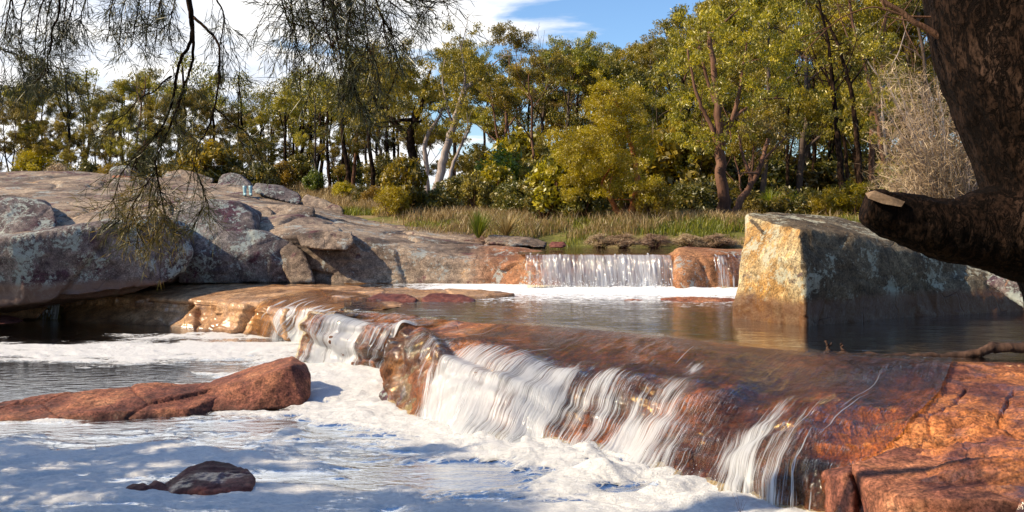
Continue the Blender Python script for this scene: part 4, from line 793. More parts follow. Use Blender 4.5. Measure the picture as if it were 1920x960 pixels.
# the wood beyond the stream: (px of stem, distance, px y of top, variant)
wood = []
for px, Y, top, v in [
 # left bank row
 (-60,60,150,'b'),(-10,54,215,'f'),(50,57,235,'f'),(100,55,225,'f'),(140,54,245,'f'),(185,55,235,'f'),(235,54,225,'f'),(285,55,240,'f'),(345,54,230,'f'),(400,56,240,'f'),(460,55,250,'f'),(520,60,245,'f'),(575,62,250,'f'),(60,58,170,'a'),(345,60,175,'a'),(230,62,180,'d'),(20,56,150,'d'),(75,62,150,'a'),(120,58,205,'f'),(160,64,175,'a'),(205,58,165,'b'),(262,60,140,'a'),(300,57,190,'c'),(330,64,128,'b'),(395,58,185,'a'),(425,62,200,'d'),(450,66,205,'e'),
 (480,58,215,'f'),(505,64,210,'a'),(545,60,200,'e'),(594,52,160,'a'),(560,70,190,'b'),(625,62,185,'c'),(655,68,170,'b'),(640,56,215,'f'),
 (-130,60,160,'a'),(40,68,180,'b'),(180,70,200,'e'),(360,70,200,'b'),(500,72,225,'b'),
 # middle
 (690,64,150,'b'),(720,56,120,'a'),(745,66,150,'e'),(850,60,90,'b'),(905,62,110,'e'),(940,48,100,'c'),(962,52,130,'c'),(985,58,110,'a'),(1010,46,80,'c'),(1035,60,85,'b'),(1065,52,90,'e'),(1090,62,95,'a'),
 (1120,56,100,'d'),(1150,64,90,'b'),(1175,54,85,'a'),(1205,60,80,'c'),(1235,50,95,'b'),(1260,58,60,'a'),
 (870,44,250,'f'),(1000,42,270,'f'),(790,58,170,'f'),
 # right
 (1290,52,35,'b'),(1325,60,20,'a'),(1370,54,15,'d'),(1400,62,0,'b'),(1425,44,-30,'a'),(1455,56,-20,'e'),(1490,46,-60,'a'),(1520,60,20,'b'),(1560,64,40,'e'),(1600,58,30,'b'),(1640,66,50,'a'),(1665,48,-20,'c'),
 (1690,52,-60,'a'),(1715,60,-20,'b'),(1740,46,-60,'e'),(1780,58,-40,'a'),(1830,50,-50,'b'),(1880,60,-20,'a'),(1940,52,-40,'b'),(1990,56,-40,'d'),(1540,52,60,'f'),(1620,50,110,'f'),(1475,66,0,'b'),
 (1350,68,60,'e'),(1250,70,90,'b'),(1110,72,110,'e'),(960,72,130,'b'),(1570,72,60,'b'),(1690,72,10,'b'),(1310,44,140,'f'),(1400,40,120,'f')]:
    wood.append((px, Y, top, v))
places = {}
def where_words(px):
    for lim, wd in [(0, 'beyond the left edge'), (130, 'at the far left above the sloping rock'), (330, 'behind the hanging twigs on the left'), (480, 'behind the ridge boulders'), (660, 'in the thin wood left of centre'),
        (800, 'around the forked dark gum'), (930, 'behind the leaning pale gum'), (1080, 'just right of the leaning pale gum'), (1260, 'behind the yellow feathery tree'), (1420, 'beside the big pink stemmed gum'),
        (1600, 'behind the tall bare stems'), (1760, 'behind the grey twiggy shrub'), (9999, 'behind the dark near trunk')]:
        if px < lim: return wd
ORD = ['first', 'second', 'third', 'fourth', 'fifth', 'sixth', 'seventh', 'eighth', 'ninth', 'tenth', 'eleventh', 'twelfth', 'thirteenth', 'fourteenth', 'fifteenth', 'sixteenth', 'seventeenth']
for px, Y, top, v in wood:
    x, y, z = ground_at(px, Y); H = CAMZ-(top-HZ)/F*Y-z; sc = H/9.4
    peers = sorted(q[0] for q in wood if q[3] == v and where_words(q[0]) == where_words(px))
    lab = f"{KIND[v]} {where_words(px)}"+('' if len(peers) == 1 else f", {ORD[peers.index(px)]} from left")
    plant('gum_tree', GT[v], (x, y, z), lab, 'tree', 'gum trees of the wood beyond the stream', rg.random()*6.3, sc*.97, sz=sc)
# slim dark stems of the thin wood, left of centre, and between the trees on the right
tv, tq = [], []; rng = np.random.default_rng(8); tube(wiggle(rng, np.array([0, 0, -.2]), np.array([.1, 0, 7.]), 12, .12), np.linspace(.13, .05, 12), 7, tv, tq, .1, rng)
tube(wiggle(rng, np.array([0, 0, 3.4]), np.array([.9, .2, 6.4]), 7, .08), np.linspace(.06, .02, 7), 5, tv, tq); tube(wiggle(rng, np.array([0, 0, 4.2]), np.array([-.8, -.2, 6.6]), 7, .08), np.linspace(.05, .02, 7), 5, tv, tq)
slim_t = mesh_np('trunk', np.concatenate(tv), np.concatenate(tq), M['bark_dark'])
C = np.concatenate([clump(rng, np.array([rng.normal(0, .9), rng.normal(0, .9), rng.uniform(3.6, 7.3)]), .6, 150) for _ in range(14)]); cv_ = leaf_quads(C, rng, .17, .05)
slim_c = mesh_np('crown', cv_[0], cv_[1], M['gum_green'], smooth=False, attrs=dict(var=cv_[2]))
slim = [(500+i*15+rg.uniform(-6, 6), rg.uniform(50, 68)) for i in range(17)]+[(1285+i*27+rg.uniform(-9, 9), rg.uniform(42, 66)) for i in range(20)]+[(960+i*40+rg.uniform(-9, 9), rg.uniform(50, 62)) for i in range(7)]+[(60+i*55+rg.uniform(-9, 9), rg.uniform(56, 66)) for i in range(8)]
for px, Y in slim:
    loc = ground_at(px, Y); zone = where_words(px); peers = sorted(q[0] for q in slim if where_words(q[0]) == zone)
    plant('slender_tree', (slim_t, slim_c), loc, f"slim dark sapling {zone}, {ORD[peers.index(px)]} from left", 'tree', f"slim dark stems {zone}", rg.random()*6.3, rg.uniform(.8, 1.15))

for px, Y, v, s_, wd in [(935,50,'c',1.0,'rising between the leaning pale gum and the red stemmed gums'),(1015,54,'e',1.0,'above the left skirt of the feathery tree'),(1258,46,'c',1.05,'poking above the crowns left of the pink stemmed gum'),(1515,50,'e',1.35,'high among the tall bare stems'),
        (1640,44,'c',1.3,'over the twiggy shrub'),(250,58,'c',.85,'in the left wood behind the hanging twigs'),(660,58,'c',1.0,'left of the dark forked gum'),(455,62,'e',.7,'above the humped grey boulder')]:
    plant('dead_tree', (GT[v][0],), ground_at(px, Y), f'leafless bare tree {wd}', 'tree', 'bare trees in the wood', rg.random()*6, s_, ('trunk',))

# --- trees with their own limbs
def custom(name, paths, base_px, Y, tmat, cmat, label, cl, seed, nleaf=330, leaf=(.135, .036), cr=.5, droop=.6, twigs=2, group=None):
    """paths: list of (pixel points, r0, r1[, depth offset]); cl: clump pixels (px, py, r, dY)"""
    rng = np.random.default_rng(seed); b = np.array(P(base_px[0], base_px[1], Y)); V, Q_ = [], []
    for path in paths:
        pts, r0, r1 = path[:3]; dy = path[3] if len(path) > 3 else 0
        A = np.array([np.array(P(x, y, Y+dy*i/(len(pts)-1)))-b for i, (x, y) in enumerate(pts)]); A = catmull(A, 5); A[1:-1] += rng.normal(0, r0*.12, A[1:-1].shape)
        tube(A, np.linspace(r0, r1, len(A)), 9 if r0 > .06 else 5, V, Q_, .15, rng)
        for _ in range(twigs):
            i = rng.integers(len(A)//2, len(A)); e = A[i]+rng.normal(0, 1, 3)*np.array([.7, .7, .4])+np.array([0, 0, .4]); tube(wiggle(rng, A[i], e, 5, .06), np.linspace(r1*.8, .006, 5), 4, V, Q_)
    e = empty(name, tuple(b), label, 'tree', group)
    link('trunk', mesh_np('trunk', np.concatenate(V), np.concatenate(Q_), tmat), None, e)
    if cl:
        C, vb = [], []
        for x, y, r, dY in cl:
            c = np.array(P(x, y, Y+dY))-b; nn = int(nleaf*(r/.5)**2)
            for _ in range(4):
                q = clump(rng, c+rng.normal(0, r*.5, 3), r*.6, nn//4); C.append(q); vb.append(np.full(len(q), rng.normal(0, .15)))
            if r > .3:
                pi = np.concatenate(V); t = pi[np.argmin(np.linalg.norm(pi-c, axis=1))]; tv_, tq_ = [], []
        C = np.concatenate(C); LV, LQ, var = leaf_quads(C, rng, leaf[0], leaf[1], droop); var = np.clip(var*.75+.12+np.repeat(np.concatenate(vb), 4), 0, 1)
        link('crown', mesh_np('crown', LV, LQ, cmat, smooth=False, attrs=dict(var=var)), None, e)
    return e
def rnd_cl(seed, x0, x1, y0, y1, n_, r=(.35, .6), dy=1.2):
    q = random.Random(seed); return [(q.uniform(x0, x1), q.uniform(y0, y1), q.uniform(*r), q.uniform(-dy, dy)) for _ in range(n_)]
custom('gum_tree', [([(812,380),(825,330),(838,275),(850,235),(862,190),(880,160),(905,145),(918,120)], .20, .06), ([(862,190),(872,150),(868,110),(862,80)], .07, .03), ([(850,235),(838,200),(830,150),(835,105)], .06, .02),
   ([(905,145),(925,120),(945,105)], .05, .02)], (812,380), 40, M['bark_pale'], M['gum'], 'leaning pale grey gum curving to the right in the middle of the wood',
   rnd_cl(1, 840, 915, 65, 165, 20, (.3, .5))+rnd_cl(2, 815, 880, 100, 240, 12, (.25, .45))+rnd_cl(12, 890, 950, 95, 160, 8, (.25, .4)), 201)
custom('gum_tree', [([(772,385),(776,330),(770,262),(776,232),(778,200)], .24, .12), ([(770,262),(745,235),(715,205),(700,180),(690,150)], .14, .05), ([(776,232),(790,200),(800,160),(808,130)], .11, .04), ([(745,235),(715,238),(690,232)], .05, .02), ([(715,205),(735,160),(750,110)], .06, .02)],
   (772,385), 41, M['bark_dark'], M['gum'], 'dark trunked gum forking low into wide crooked limbs', rnd_cl(3, 655, 830, 120, 240, 42, (.35, .55))+rnd_cl(4, 690, 770, 85, 160, 14, (.35, .5)), 202)
custom('gum_tree', [([(800,378),(800,330),(797,280),(803,250),(820,225),(832,200)], .13, .05)], (800,378), 40.5, M['bark_pale'], M['gum'], 'small pale stem between the dark forked gum and the leaning pale gum', rnd_cl(5, 800, 850, 190, 250, 7, (.25, .4)), 203)
custom('gum_tree', [([(838,382),(846,320),(858,288),(872,258),(885,228)], .09, .04)], (838,382), 39.5, M['bark_pale'], M['gum'], 'thin pale bare pole slanting right beside the leaning pale gum', rnd_cl(6, 880, 905, 200, 230, 4, (.25, .35)), 204)
custom('gum_tree', [([(1362,432),(1360,390),(1352,330),(1352,270),(1345,200),(1338,130),(1330,60)], .26, .07), ([(1352,300),(1335,240),(1315,200),(1300,150),(1290,90)], .10, .03), ([(1352,270),(1375,215),(1390,150),(1400,80)], .10, .03), ([(1345,200),(1320,130),(1310,70)], .07, .03), ([(1352,240),(1420,190),(1470,185)], .07, .02)],
   (1362,432), 33, M['bark_red'], M['gum'], 'big pink stemmed gum rising from the grass left of the great block', rnd_cl(7, 1260, 1500, 15, 190, 52, (.3, .5), 1.8)+rnd_cl(8, 1265, 1420, 180, 290, 20, (.25, .4))+rnd_cl(30, 1380, 1510, -20, 140, 18, (.35, .5), 1.8), 205, nleaf=360, leaf=(.14, .038))
custom('gum_tree', [([(1376,430),(1380,395),(1395,365),(1412,340),(1430,300),(1440,260)], .15, .06), ([(1412,340),(1395,300),(1385,255)], .07, .03), ([(1430,300),(1460,270),(1480,250)], .05, .02)],
   (1376,430), 32.5, M['bark_red'], M['gum_rust'], 'crooked reddish tree leaning right beside the big pink stemmed gum', rnd_cl(9, 1400, 1500, 220, 290, 9, (.2, .35)), 206)
for i, (pts, r, lb) in enumerate([([(1577,400),(1578,330),(1570,250),(1562,160),(1552,80),(1535,0)], .15, 'tall dark bare stem leaning left, foremost of the group right of the pink stemmed gum'),
        ([(1622,400),(1612,330),(1606,250),(1594,160),(1575,95),(1555,45),(1530,10)], .13, 'tall dark stem curving left above the great block'),
        ([(1655,400),(1655,300),(1640,200),(1618,110),(1598,40),(1590,-40)], .11, 'long thin straight stem leaning left behind the tree limb stub'),
        ([(1590,405),(1588,320),(1580,240),(1560,180),(1545,120)], .09, 'slender dark stem close beside the tall leaning bare stem'),
        ([(1668,400),(1664,330),(1656,230),(1652,150)], .10, 'pale stem at the edge of the grey twiggy shrub')]):
    custom('gum_tree', [(pts, r, .035)]+[([pts[3], (pts[3][0]+sx*30, pts[3][1]-45), (pts[3][0]+sx*48, pts[3][1]-100)], .045, .012) for sx in (-1, 1)]+[([pts[-2], (pts[-2][0]-22, pts[-2][1]-30)], .03, .01)], pts[0], 36+i*1.3, M['bark_pale' if i == 4 else 'bark_red' if i == 2 else 'bark_dark'], M['gum'], lb,
       rnd_cl(40+i, pts[2][0]-35, pts[2][0]+60, 60, 260, 13, (.25, .5)), 210+i, twigs=5)
# yellow feathery tree with orange stems
custom('feathery_tree', [([(1178,418),(1160,400),(1145,375),(1128,345)], .12, .06), ([(1184,418),(1186,390),(1192,362),(1195,330),(1180,260),(1160,200)], .15, .05), ([(1193,418),(1204,385),(1212,350)], .09, .05)],
   (1184,418), 31, M['bark_orange'], M['yellow'], 'feathery yellow green tree with peeling orange stems at the stream bank',
   [(x, y, r, dy) for x, y, r, dy in rnd_cl(10, 1045, 1215, 255, 345, 46, (.32, .5), 1.5)+rnd_cl(31, 1060, 1130, 340, 375, 8, (.3, .4), 1.0)+rnd_cl(11, 1115, 1205, 150, 260, 36, (.3, .45), 1.1)], 220, nleaf=1000, leaf=(.10, .020), droop=.1, cr=.5)
# grey twiggy shrub on the right
rng = np.random.default_rng(77); Y0 = 21.; b = np.array(P(1790,440,Y0)); V, Q_ = [], []; tw, td = [], []
for i in range(260):
    a = np.array([rng.normal(0, .25), rng.normal(0, .3), 0]); tgt = np.array(P(rng.uniform(1650, 1930), rng.uniform(120, 410), Y0+rng.uniform(-1.2, 1.2)))-b
    p = wiggle(rng, a, tgt, 8, .10); tube(p, np.linspace(.022, .004, 8), 4, V, Q_)
    for j in range(24):
        k_ = rng.integers(3, 8); d_ = unit(unit(tgt)*.7+rng.normal(0, .7, 3)); l_ = rng.uniform(.10, .45); tw.append(p[k_]+d_*l_*.5); td.append(d_*l_)
tw = np.array(tw); td = np.array(td); l_ = np.linalg.norm(td, axis=1, keepdims=True); tw = np.concatenate([tw, tw+rng.normal(0, .15, tw.shape), tw+rng.normal(0, .12, tw.shape), tw+rng.normal(0, .2, tw.shape)]); dd_ = td/l_; dd_ = np.concatenate([dd_, dd_+rng.normal(0, .5, dd_.shape), dd_+rng.normal(0, .5, dd_.shape), dd_+rng.normal(0, .6, dd_.shape)])
LV, LQ, var = leaf_quads(tw, rng, .28, .008, 0, .4, dd_)
e = empty('twiggy_shrub', tuple(b), 'large grey leafless twiggy shrub behind the dark near trunk', 'shrub')
link('stems', mesh_np('stems', np.concatenate(V), np.concatenate(Q_), M['bark_pale']), None, e); link('twigs', mesh_np('twigs', LV, LQ, M['twig'], smooth=False, attrs=dict(var=var)), None, e, kind='stuff')

# --- shrubs
def shrub_meshes(seed, mat, n_=60, leaf=(.09, .035), w=.8, h=1.0, nl=70, stem='bark_red', droop=-.2):
    rng = np.random.default_rng(seed); V, Q_, C, vb = [], [], [], []
    for i in range(n_):
        az = rng.random()*6.3; rr = rng.random()**.6; t = np.array([math.cos(az)*rr*w*.6, math.sin(az)*rr*w*.6, h*rng.uniform(.3, 1)*(1-.35*rr*rr)]); p = wiggle(rng, np.array([0, 0, -.1]), t, 5, .04)
        if i % 2 == 0: tube(p, np.linspace(.02, .005, 5)*h, 4, V, Q_)
        q = clump(rng, t, .20*w, nl, .9); C.append(q); vb.append(np.full(len(q), rng.normal(0, .15)))
    LV, LQ, var = leaf_quads(np.concatenate(C), rng, leaf[0], leaf[1], droop); var = np.clip(var*.75+.12+np.repeat(np.concatenate(vb), 4), 0, 1)
    return mesh_np('stems', np.concatenate(V), np.concatenate(Q_), M[stem]), mesh_np('foliage', LV, LQ, mat, smooth=False, attrs=dict(var=var))
SM = dict(olive=shrub_meshes(1, M['bush']), orange=shrub_meshes(2, M['orange_bush']), fresh=shrub_meshes(3, M['bright']), rust=shrub_meshes(4, M['gum_rust']), twiggy=shrub_meshes(5, M['twig'], leaf=(.16, .012)), fine=shrub_meshes(6, M['yellow'], leaf=(.10, .015), nl=110), leafy=shrub_meshes(7, M['gum'], leaf=(.12, .055), w=.9, h=1.3))
SW = dict(olive='olive green bush', orange='orange flushed bush', fresh='fresh green leafy bush', rust='rusty brown bush', twiggy='dry grey twiggy bush', fine='fine yellow green bush', leafy='loose leafy golden bush')
spots = [ # px, Y, height m, width factor, kind, words
 (758,36,1.7,.95,'leafy','with pale stems in front of the dark forked gum'),(735,35,1.2,1.3,'fine','below the tall bush left of the forked gum'),(700,40,.9,1.4,'orange','in the dry grass right of the ridge boulders'),
 (590,50,1.3,1.0,'fresh','behind the long oval boulder'),(680,42,1.0,1.2,'olive','at the left edge of the dry grass'),(645,47,.9,1.4,'fine','right of the fresh green bush on the ridge'),
 (850,38,1.4,1.3,'olive','at the foot of the leaning pale gum'),(888,37,1.7,1.0,'rust','dome shaped, right of the leaning pale gum foot'),(925,38,1.5,1.2,'leafy','behind the reed tuft'),(940,42,2.6,1.0,'fresh','under the slender red stemmed gums'),
 (815,36,1.0,1.5,'olive','between the two pale stem feet'),(960,35,1.3,1.3,'olive','right of the dome shaped bush'),(985,34,1.4,1.2,'olive','just behind the bank grass, middle'),(1020,33,1.5,1.2,'olive','left of the feathery tree foot'),
 (1050,32.5,1.7,1.2,'leafy','in front of the feathery tree on its left'),(1090,32,1.5,1.3,'olive','under the left skirt of the feathery tree'),(1130,34,2.2,1.0,'fine','inside the shade of the feathery tree'),
 (1232,30.5,1.4,1.1,'fine','round, just right of the orange stems'),(1290,35,1.6,1.4,'olive','in shade between feathery tree and pink stemmed gum'),(1320,38,2.0,1.3,'olive','dark, behind the pink stemmed gum'),
 (1430,36,1.6,1.4,'rust','behind the top of the great block, left'),(1470,38,1.7,1.4,'olive','behind the top of the great block, middle'),(1520,37,1.6,1.4,'olive','behind the great block where the bare stems rise'),
 (1560,35,1.5,1.3,'fine','low behind the great block, right part'),(1600,34,1.6,1.3,'fine','just left of the tree limb stub'),(1640,36,1.8,1.2,'olive','hidden partly by the tree limb stub'),
 (1690,27,2.1,1.0,'fresh','under the twiggy shrub on its left'),(1760,24,1.3,1.6,'fine','low under the twiggy shrub'),(1830,23,1.2,1.4,'twiggy','low beside the dark near trunk'),
 (110,50,1.5,1.5,'twiggy','on the grassy crest at the left'),(30,50,1.3,1.5,'olive','far left on the grassy crest'),(160,52,1.7,1.3,'olive','on the crest behind the twiggy bush'),(210,51,1.5,1.3,'fine','by the small square boulder'),
 (260,54,2.0,1.3,'olive','behind the small square boulder'),(330,52,1.8,1.4,'rust','behind the low rounded boulder'),(390,50,2.0,1.4,'leafy','behind the hanging twigs, right part'),(440,50,1.6,1.4,'olive','behind the humped grey boulder'),
 (490,50,1.6,1.3,'olive','behind the boots'),(530,52,1.5,1.2,'orange','behind the oval boulder left of the fresh green bush'),(70,54,2.2,1.3,'fine','under the far left gums'),(560,58,2.0,1.3,'olive','among the slim stems left'),
 (650,60,2.0,1.4,'olive','among the slim stems middle'),(720,55,2.2,1.3,'olive','among the slim stems right'),(1180,45,3.0,1.2,'olive','dark, behind the orange stems'),(1260,44,3.2,1.2,'leafy','tall, behind the round bush'),
 (1340,46,3.0,1.3,'olive','tall, far behind the pink stemmed gum'),(1420,47,3.2,1.3,'olive','tall, behind the crooked reddish tree'),(1500,48,3.2,1.3,'rust','tall, between the bare stems, left'),(1560,48,3.2,1.3,'olive','tall, between the bare stems, right'),
 (1620,46,3.0,1.3,'olive','tall, behind the limb stub'),(1040,46,3.0,1.2,'olive','tall, left behind the feathery tree'),(980,48,2.8,1.2,'leafy','tall, among the red stemmed gums'),(900,50,2.8,1.2,'olive','tall, behind the dome shaped bush'),
 (1210,58,4,1.4,'olive','far in the wood behind the feathery tree'),(1300,58,4,1.4,'olive','far in the wood left of the pink stemmed gum'),(1380,60,4,1.4,'olive','far in the wood right of the pink stemmed gum'),(1460,60,4,1.4,'olive','far in the wood above the great block'),
 (1530,60,4,1.4,'rust','far in the wood behind the tall bare stem'),(1600,60,4,1.4,'olive','far in the wood left of the limb stub'),(1680,56,4,1.4,'olive','far in the wood behind the twiggy shrub'),(1100,58,4,1.4,'olive','far in the wood left of the feathery tree'),(1000,60,3.6,1.4,'olive','far in the wood behind the reed tuft'),(1740,30,2.6,1.3,'olive','behind the twiggy shrub'),(1850,30,3,1.3,'olive','behind the dark near trunk')]
for px, Y, h, wf, kd, wd in spots:
    plant('bush', SM[kd], ground_at(px, Y), f"{SW[kd]} {wd}", 'bush', 'bushes beyond the stream', rg.random()*6.3, h*wf*.85, ('stems', 'foliage'), h)
# reed and rush tufts, grass trees
def tuft(seed, n_, h, spread, w, mat, curve=.35):
    rng = np.random.default_rng(seed); V, Q_, var = [], [], []
    az = rng.random(n_)*6.3; t = np.linspace(0, 1, 5)
    for i in range(n_):
        L = h*rng.uniform(.5, 1); o = rng.uniform(.1, 1)*spread; dr = np.array([math.cos(az[i]), math.sin(az[i])]); sd_ = np.array([-dr[1], dr[0], 0])
        x = o*t+curve*o*t**2; z = L*t-curve*L*.5*t**2.5*(o/spread); c = np.stack([dr[0]*x, dr[1]*x, z], 1)+np.array([dr[0], dr[1], 0])*.04*rng.random(); ww = (w*(1-t**1.5)+.001)[:, None]
        V.append(np.stack([c-sd_*ww, c+sd_*ww], 1).reshape(-1, 3)); a = np.arange(4)*2+10*i; Q_.append(np.stack([a, a+1, a+3, a+2], 1)); var.append(np.full(10, rng.random()))
    return mesh_np('blades', np.concatenate(V), np.concatenate(Q_), mat, smooth=False, attrs=dict(var=np.concatenate(var)))
def tuft_thing(name, me, loc, label, cat, sc=1.0, group=None):
    o = link(name, me, None, None); o.location = loc; o.scale = (sc,)*3; o.rotation_euler = (0, 0, rg.random()*6); o['label'] = label; o['category'] = cat
    if group: o['group'] = group
T1 = tuft(1, 260, .95, .45, .010, M['bright']); T2 = tuft(2, 260, .6, .45, .010, M['dry']); T3 = tuft(3, 420, .9, .8, .009, M['grass'], .8)
tuft_thing('rush_tuft', T1, P(897,446,27.8), 'tall green rush tuft standing on the bank left of the thin slab', 'rush')
tuft_thing('rush_tuft', T2, P(950,442,28.6), 'straw coloured grass tuft right of the tall green rush tuft', 'grass tuft', 1.2)
for px, Y, wd, s_ in [(1330,39,'left of the pink stemmed gum',1.1), (1445,36,'above the left end of the great block',1.0), (1480,38,'above the middle of the great block',1.0), (1328,46,'far in the shade left of the pink stemmed gum',1.3)]:
    e = empty('grass_tree', ground_at(px, Y), f"spiky green grass tree, {wd}", 'grass tree', 'grass trees under the gums'); e.scale = (s_,)*3
    tv, tq = [], []; tube(np.array([[0, 0, -.1], [0, 0, .4], [.02, 0, .75]]), [.14, .13, .12], 9, tv, tq); link('trunk', mesh_np('trunk', np.concatenate(tv), np.concatenate(tq), M['bark_dark']), None, e)
    hd = link('head', T3, None, e); hd.location = (0, 0, .75); hd.scale = (1, 1, 1.1); sk = link('skirt', T2, None, e); sk.location = (0, 0, .8); sk.scale = (1.3, 1.3, -1.1)
# hanging dry brush along the far bank
for px, Y, s_, wd in [(1125,27.2,1.0,'left'),(1170,27,1.1,'second from left'),(1225,27,1.1,'third from left'),(1290,27,1.1,'fourth from left'),(1345,27,1.2,'right, by the great block')]:
    me = SM['twiggy']; x = (px-960)/F*Y
    plant('dead_brush', me, (x, Y, 1.62), f"low dead brown brush edging the stream above the falls, {wd}", 'brush', 'dead brush along the far water edge', rg.random()*6, s_*.9, ('stems', 'twigs'), .38)
# grasses, uncounted
def grass(name, regions, n_, h, w, mat, label, seed, lean=.35):
    rng = np.random.default_rng(seed); P0 = []
    tot = sum(r[4] for r in regions)
    for x0, x1, y0, y1, wt in regions:
        m_ = int(n_*wt/tot); Yr = rng.uniform(y0, y1, m_); px = rng.uniform(x0, x1, m_); P0.append(np.stack([(px-960)/F*Yr, Yr], 1))
    P0 = np.concatenate(P0); dn = fbm(np.c_[P0, P0[:, 0]*0], .9, 3, seed=seed); P0 = P0[dn > -.18+.25*(rng.random(len(P0))-.5)]; z = np.concatenate([GZ(c) for c in np.array_split(P0, 20)]); n2 = len(P0)
    hh = h*rng.uniform(.4, 1.3, n2)*(1+.5*fbm(np.c_[P0, z], .7, 2, seed=seed+1)); az = rng.random(n2)*6.3; ln = rng.normal(0, lean, (n2, 2))
    b = np.c_[P0, z-.02]; s_ = np.stack([np.cos(az), np.sin(az), 0*az], 1)*w; tip = b+np.c_[ln*hh[:, None], hh]; mid = b+np.c_[ln*hh[:, None]*.3, hh*.6]
    V = np.stack([b-s_, b+s_, mid+s_*.7, tip, mid-s_*.7], 1).reshape(-1, 3); a = np.arange(n2)*5
    T = np.concatenate([np.stack([a, a+1, a+2], 1), np.stack([a, a+2, a+4], 1), np.stack([a+4, a+2, a+3], 1)])
    link(name, mesh_np(name, V, T, mat, smooth=False, attrs=dict(var=np.repeat(rng.random(n2), 5))), label=label, category='grass', kind='stuff')
grass('green_grass', [(1000,1420,27.3,34,5),(760,1000,28.5,34,2),(1380,1700,28,36,2),(-50,260,47.5,54,2),(640,760,35.5,38,.7)], 62000, .20, .010, M['grass'], 'green grass along the far bank and the left crest', 5)
grass('dry_grass', [(640,860,36.5,50,5),(700,1000,32,40,3),(560,700,42,54,2),(-50,640,48.5,58,3),(1200,1700,30,44,2),(980,1420,28.4,31,2),(760,1000,28.5,33,2.5)], 52000, .36, .010, M['dry'], 'straw coloured dry grass under the trees left of centre', 6)

# ------------------------------------------------------------------ she oak: its trunk stands left of the frame, its boughs hang in
rng = np.random.default_rng(21)
she = empty('she_oak', (-9.6, 6.2, 0), 'she oak whose needle twigs hang across the upper left of the sky', 'tree')
SB = np.array([-9.6, 6.2, 0.])
V, Q_ = [], []; tube(wiggle(rng, np.array([0, 0, -1.]), np.array([.5, -.2, 9.5]), 16, .12), np.linspace(.34, .12, 16), 12, V, Q_, .12, rng)
link('trunk', mesh_np('trunk', np.concatenate(V), np.concatenate(Q_), M['bark_dark']), None, she)
NC, ND, NL, NV = [], [], [], []
def needles(p, nd_, L, base=0.0, spreadv=.55):
    """needles along the points p"""
    t = np.gradient(p, axis=0); t /= np.linalg.norm(t, axis=1, keepdims=True)+1e-9
    i = rng.integers(0, len(p), nd_); d = t[i]+rng.normal(0, spreadv, (nd_, 3)); d[:, 2] -= .15; d /= np.linalg.norm(d, axis=1, keepdims=True)
    l = L*rng.uniform(.5, 1.2, (nd_, 1)); NC.append(p[i]+d*l*.5+rng.normal(0, .012, (nd_, 3))); ND.append(d); NL.append(l); NV.append(np.clip(rng.random(nd_)*.5+base, 0, 1))
def bough(pts, Y, r0, r1, dY=0, sub=10, sublen=.5, nd_=26, L=.13, drop=.5, base=0.0, start=.15, name='branch', nsub2=2, spreadv=.55):
    A = np.array([np.array(P(x, y, Y+dY*i/max(1, len(pts)-1))) for i, (x, y) in enumerate(pts)])-SB; A = catmull(A, 8); A[1:] += np.cumsum(rng.normal(0, .0022, A[1:].shape), 0)
    V, Q_ = [], []; tube(A, np.linspace(r0, r1, len(A)), 6, V, Q_)
    for s in range(sub):
        i = rng.integers(int(len(A)*start), len(A)); td_ = unit(A[min(i+1, len(A)-1)]-A[max(0, i-1)]); d = unit(td_*.5+rng.normal(0, .6, 3)+np.array([0, 0, -drop])); l = sublen*rng.uniform(.4, 1.2)
        e = A[i]+d*l; p = wiggle(rng, A[i], e, 8, l*.05); p[:, 2] -= .12*l*np.linspace(0, 1, 8)**2; tube(p, np.linspace(max(.0028, r1*.55), .0014, 8), 3, V, Q_); needles(p[2:], nd_, L, base, spreadv)
        for _ in range(nsub2):
            j = rng.integers(2, 8); d2 = unit(d+rng.normal(0, .6, 3)); e2 = p[j]+d2*l*rng.uniform(.3, .6); p2 = wiggle(rng, p[j], e2, 6, l*.03); tube(p2, np.linspace(.0020, .0011, 6), 3, V, Q_); needles(p2, nd_*2//3, L, base)
    link(name, mesh_np(name, np.concatenate(V), np.concatenate(Q_), M['bark_dark']), None, she)
# heavy limb above the frame carrying them
V, Q_ = [], []; lim = np.array([[.3, 0, 5.2], [2.2, .2, 5.9], [4.6, .3, 5.9], [7.0, .3, 5.5], [9.0, .1, 5.2]]); tube(catmull(lim, 8), np.linspace(.13, .03, 33), 9, V, Q_, .1, rng)
lim2 = np.array([[.3, 0, 4.6], [1.8, .5, 5.3], [4.0, .5, 5.2], [6.0, .5, 5.2]]); tube(catmull(lim2, 8), np.linspace(.1, .03, 25), 8, V, Q_, .1, rng)
link('limb', mesh_np('limb', np.concatenate(V), np.concatenate(Q_), M['bark_dark']), None, she)
# centre: long hanging stems
bough([(340,-60),(352,0),(355,40),(352,80),(335,110),(325,145),(318,190),(300,230),(275,270),(250,300),(238,330)], 6.4, .015, .004, sub=14, sublen=.25, nd_=10, start=.4)
bough([(345,-60),(358,30),(360,80),(357,130),(345,170),(330,215),(315,255),(300,290),(290,340),(285,390)], 6.4, .012, .004, .2, sub=26, sublen=.28, nd_=14, base=.15, start=.3)
bough([(360,30),(385,52),(405,75),(413,100),(410,150),(400,200),(385,240),(370,265),(362,300)], 6.4, .011, .003, -.3, sub=14, sublen=.28, nd_=10, start=.3)
bough([(322,143),(305,155),(292,170),(262,190),(238,212),(205,230),(180,245)], 6.4, .007, .002, .3, sub=8, sublen=.2, nd_=8)
bough([(310,240),(282,262),(262,282),(248,300),(225,330),(210,380)], 6.4, .006, .003, .1, sub=18, sublen=.28, nd_=14, base=.2)
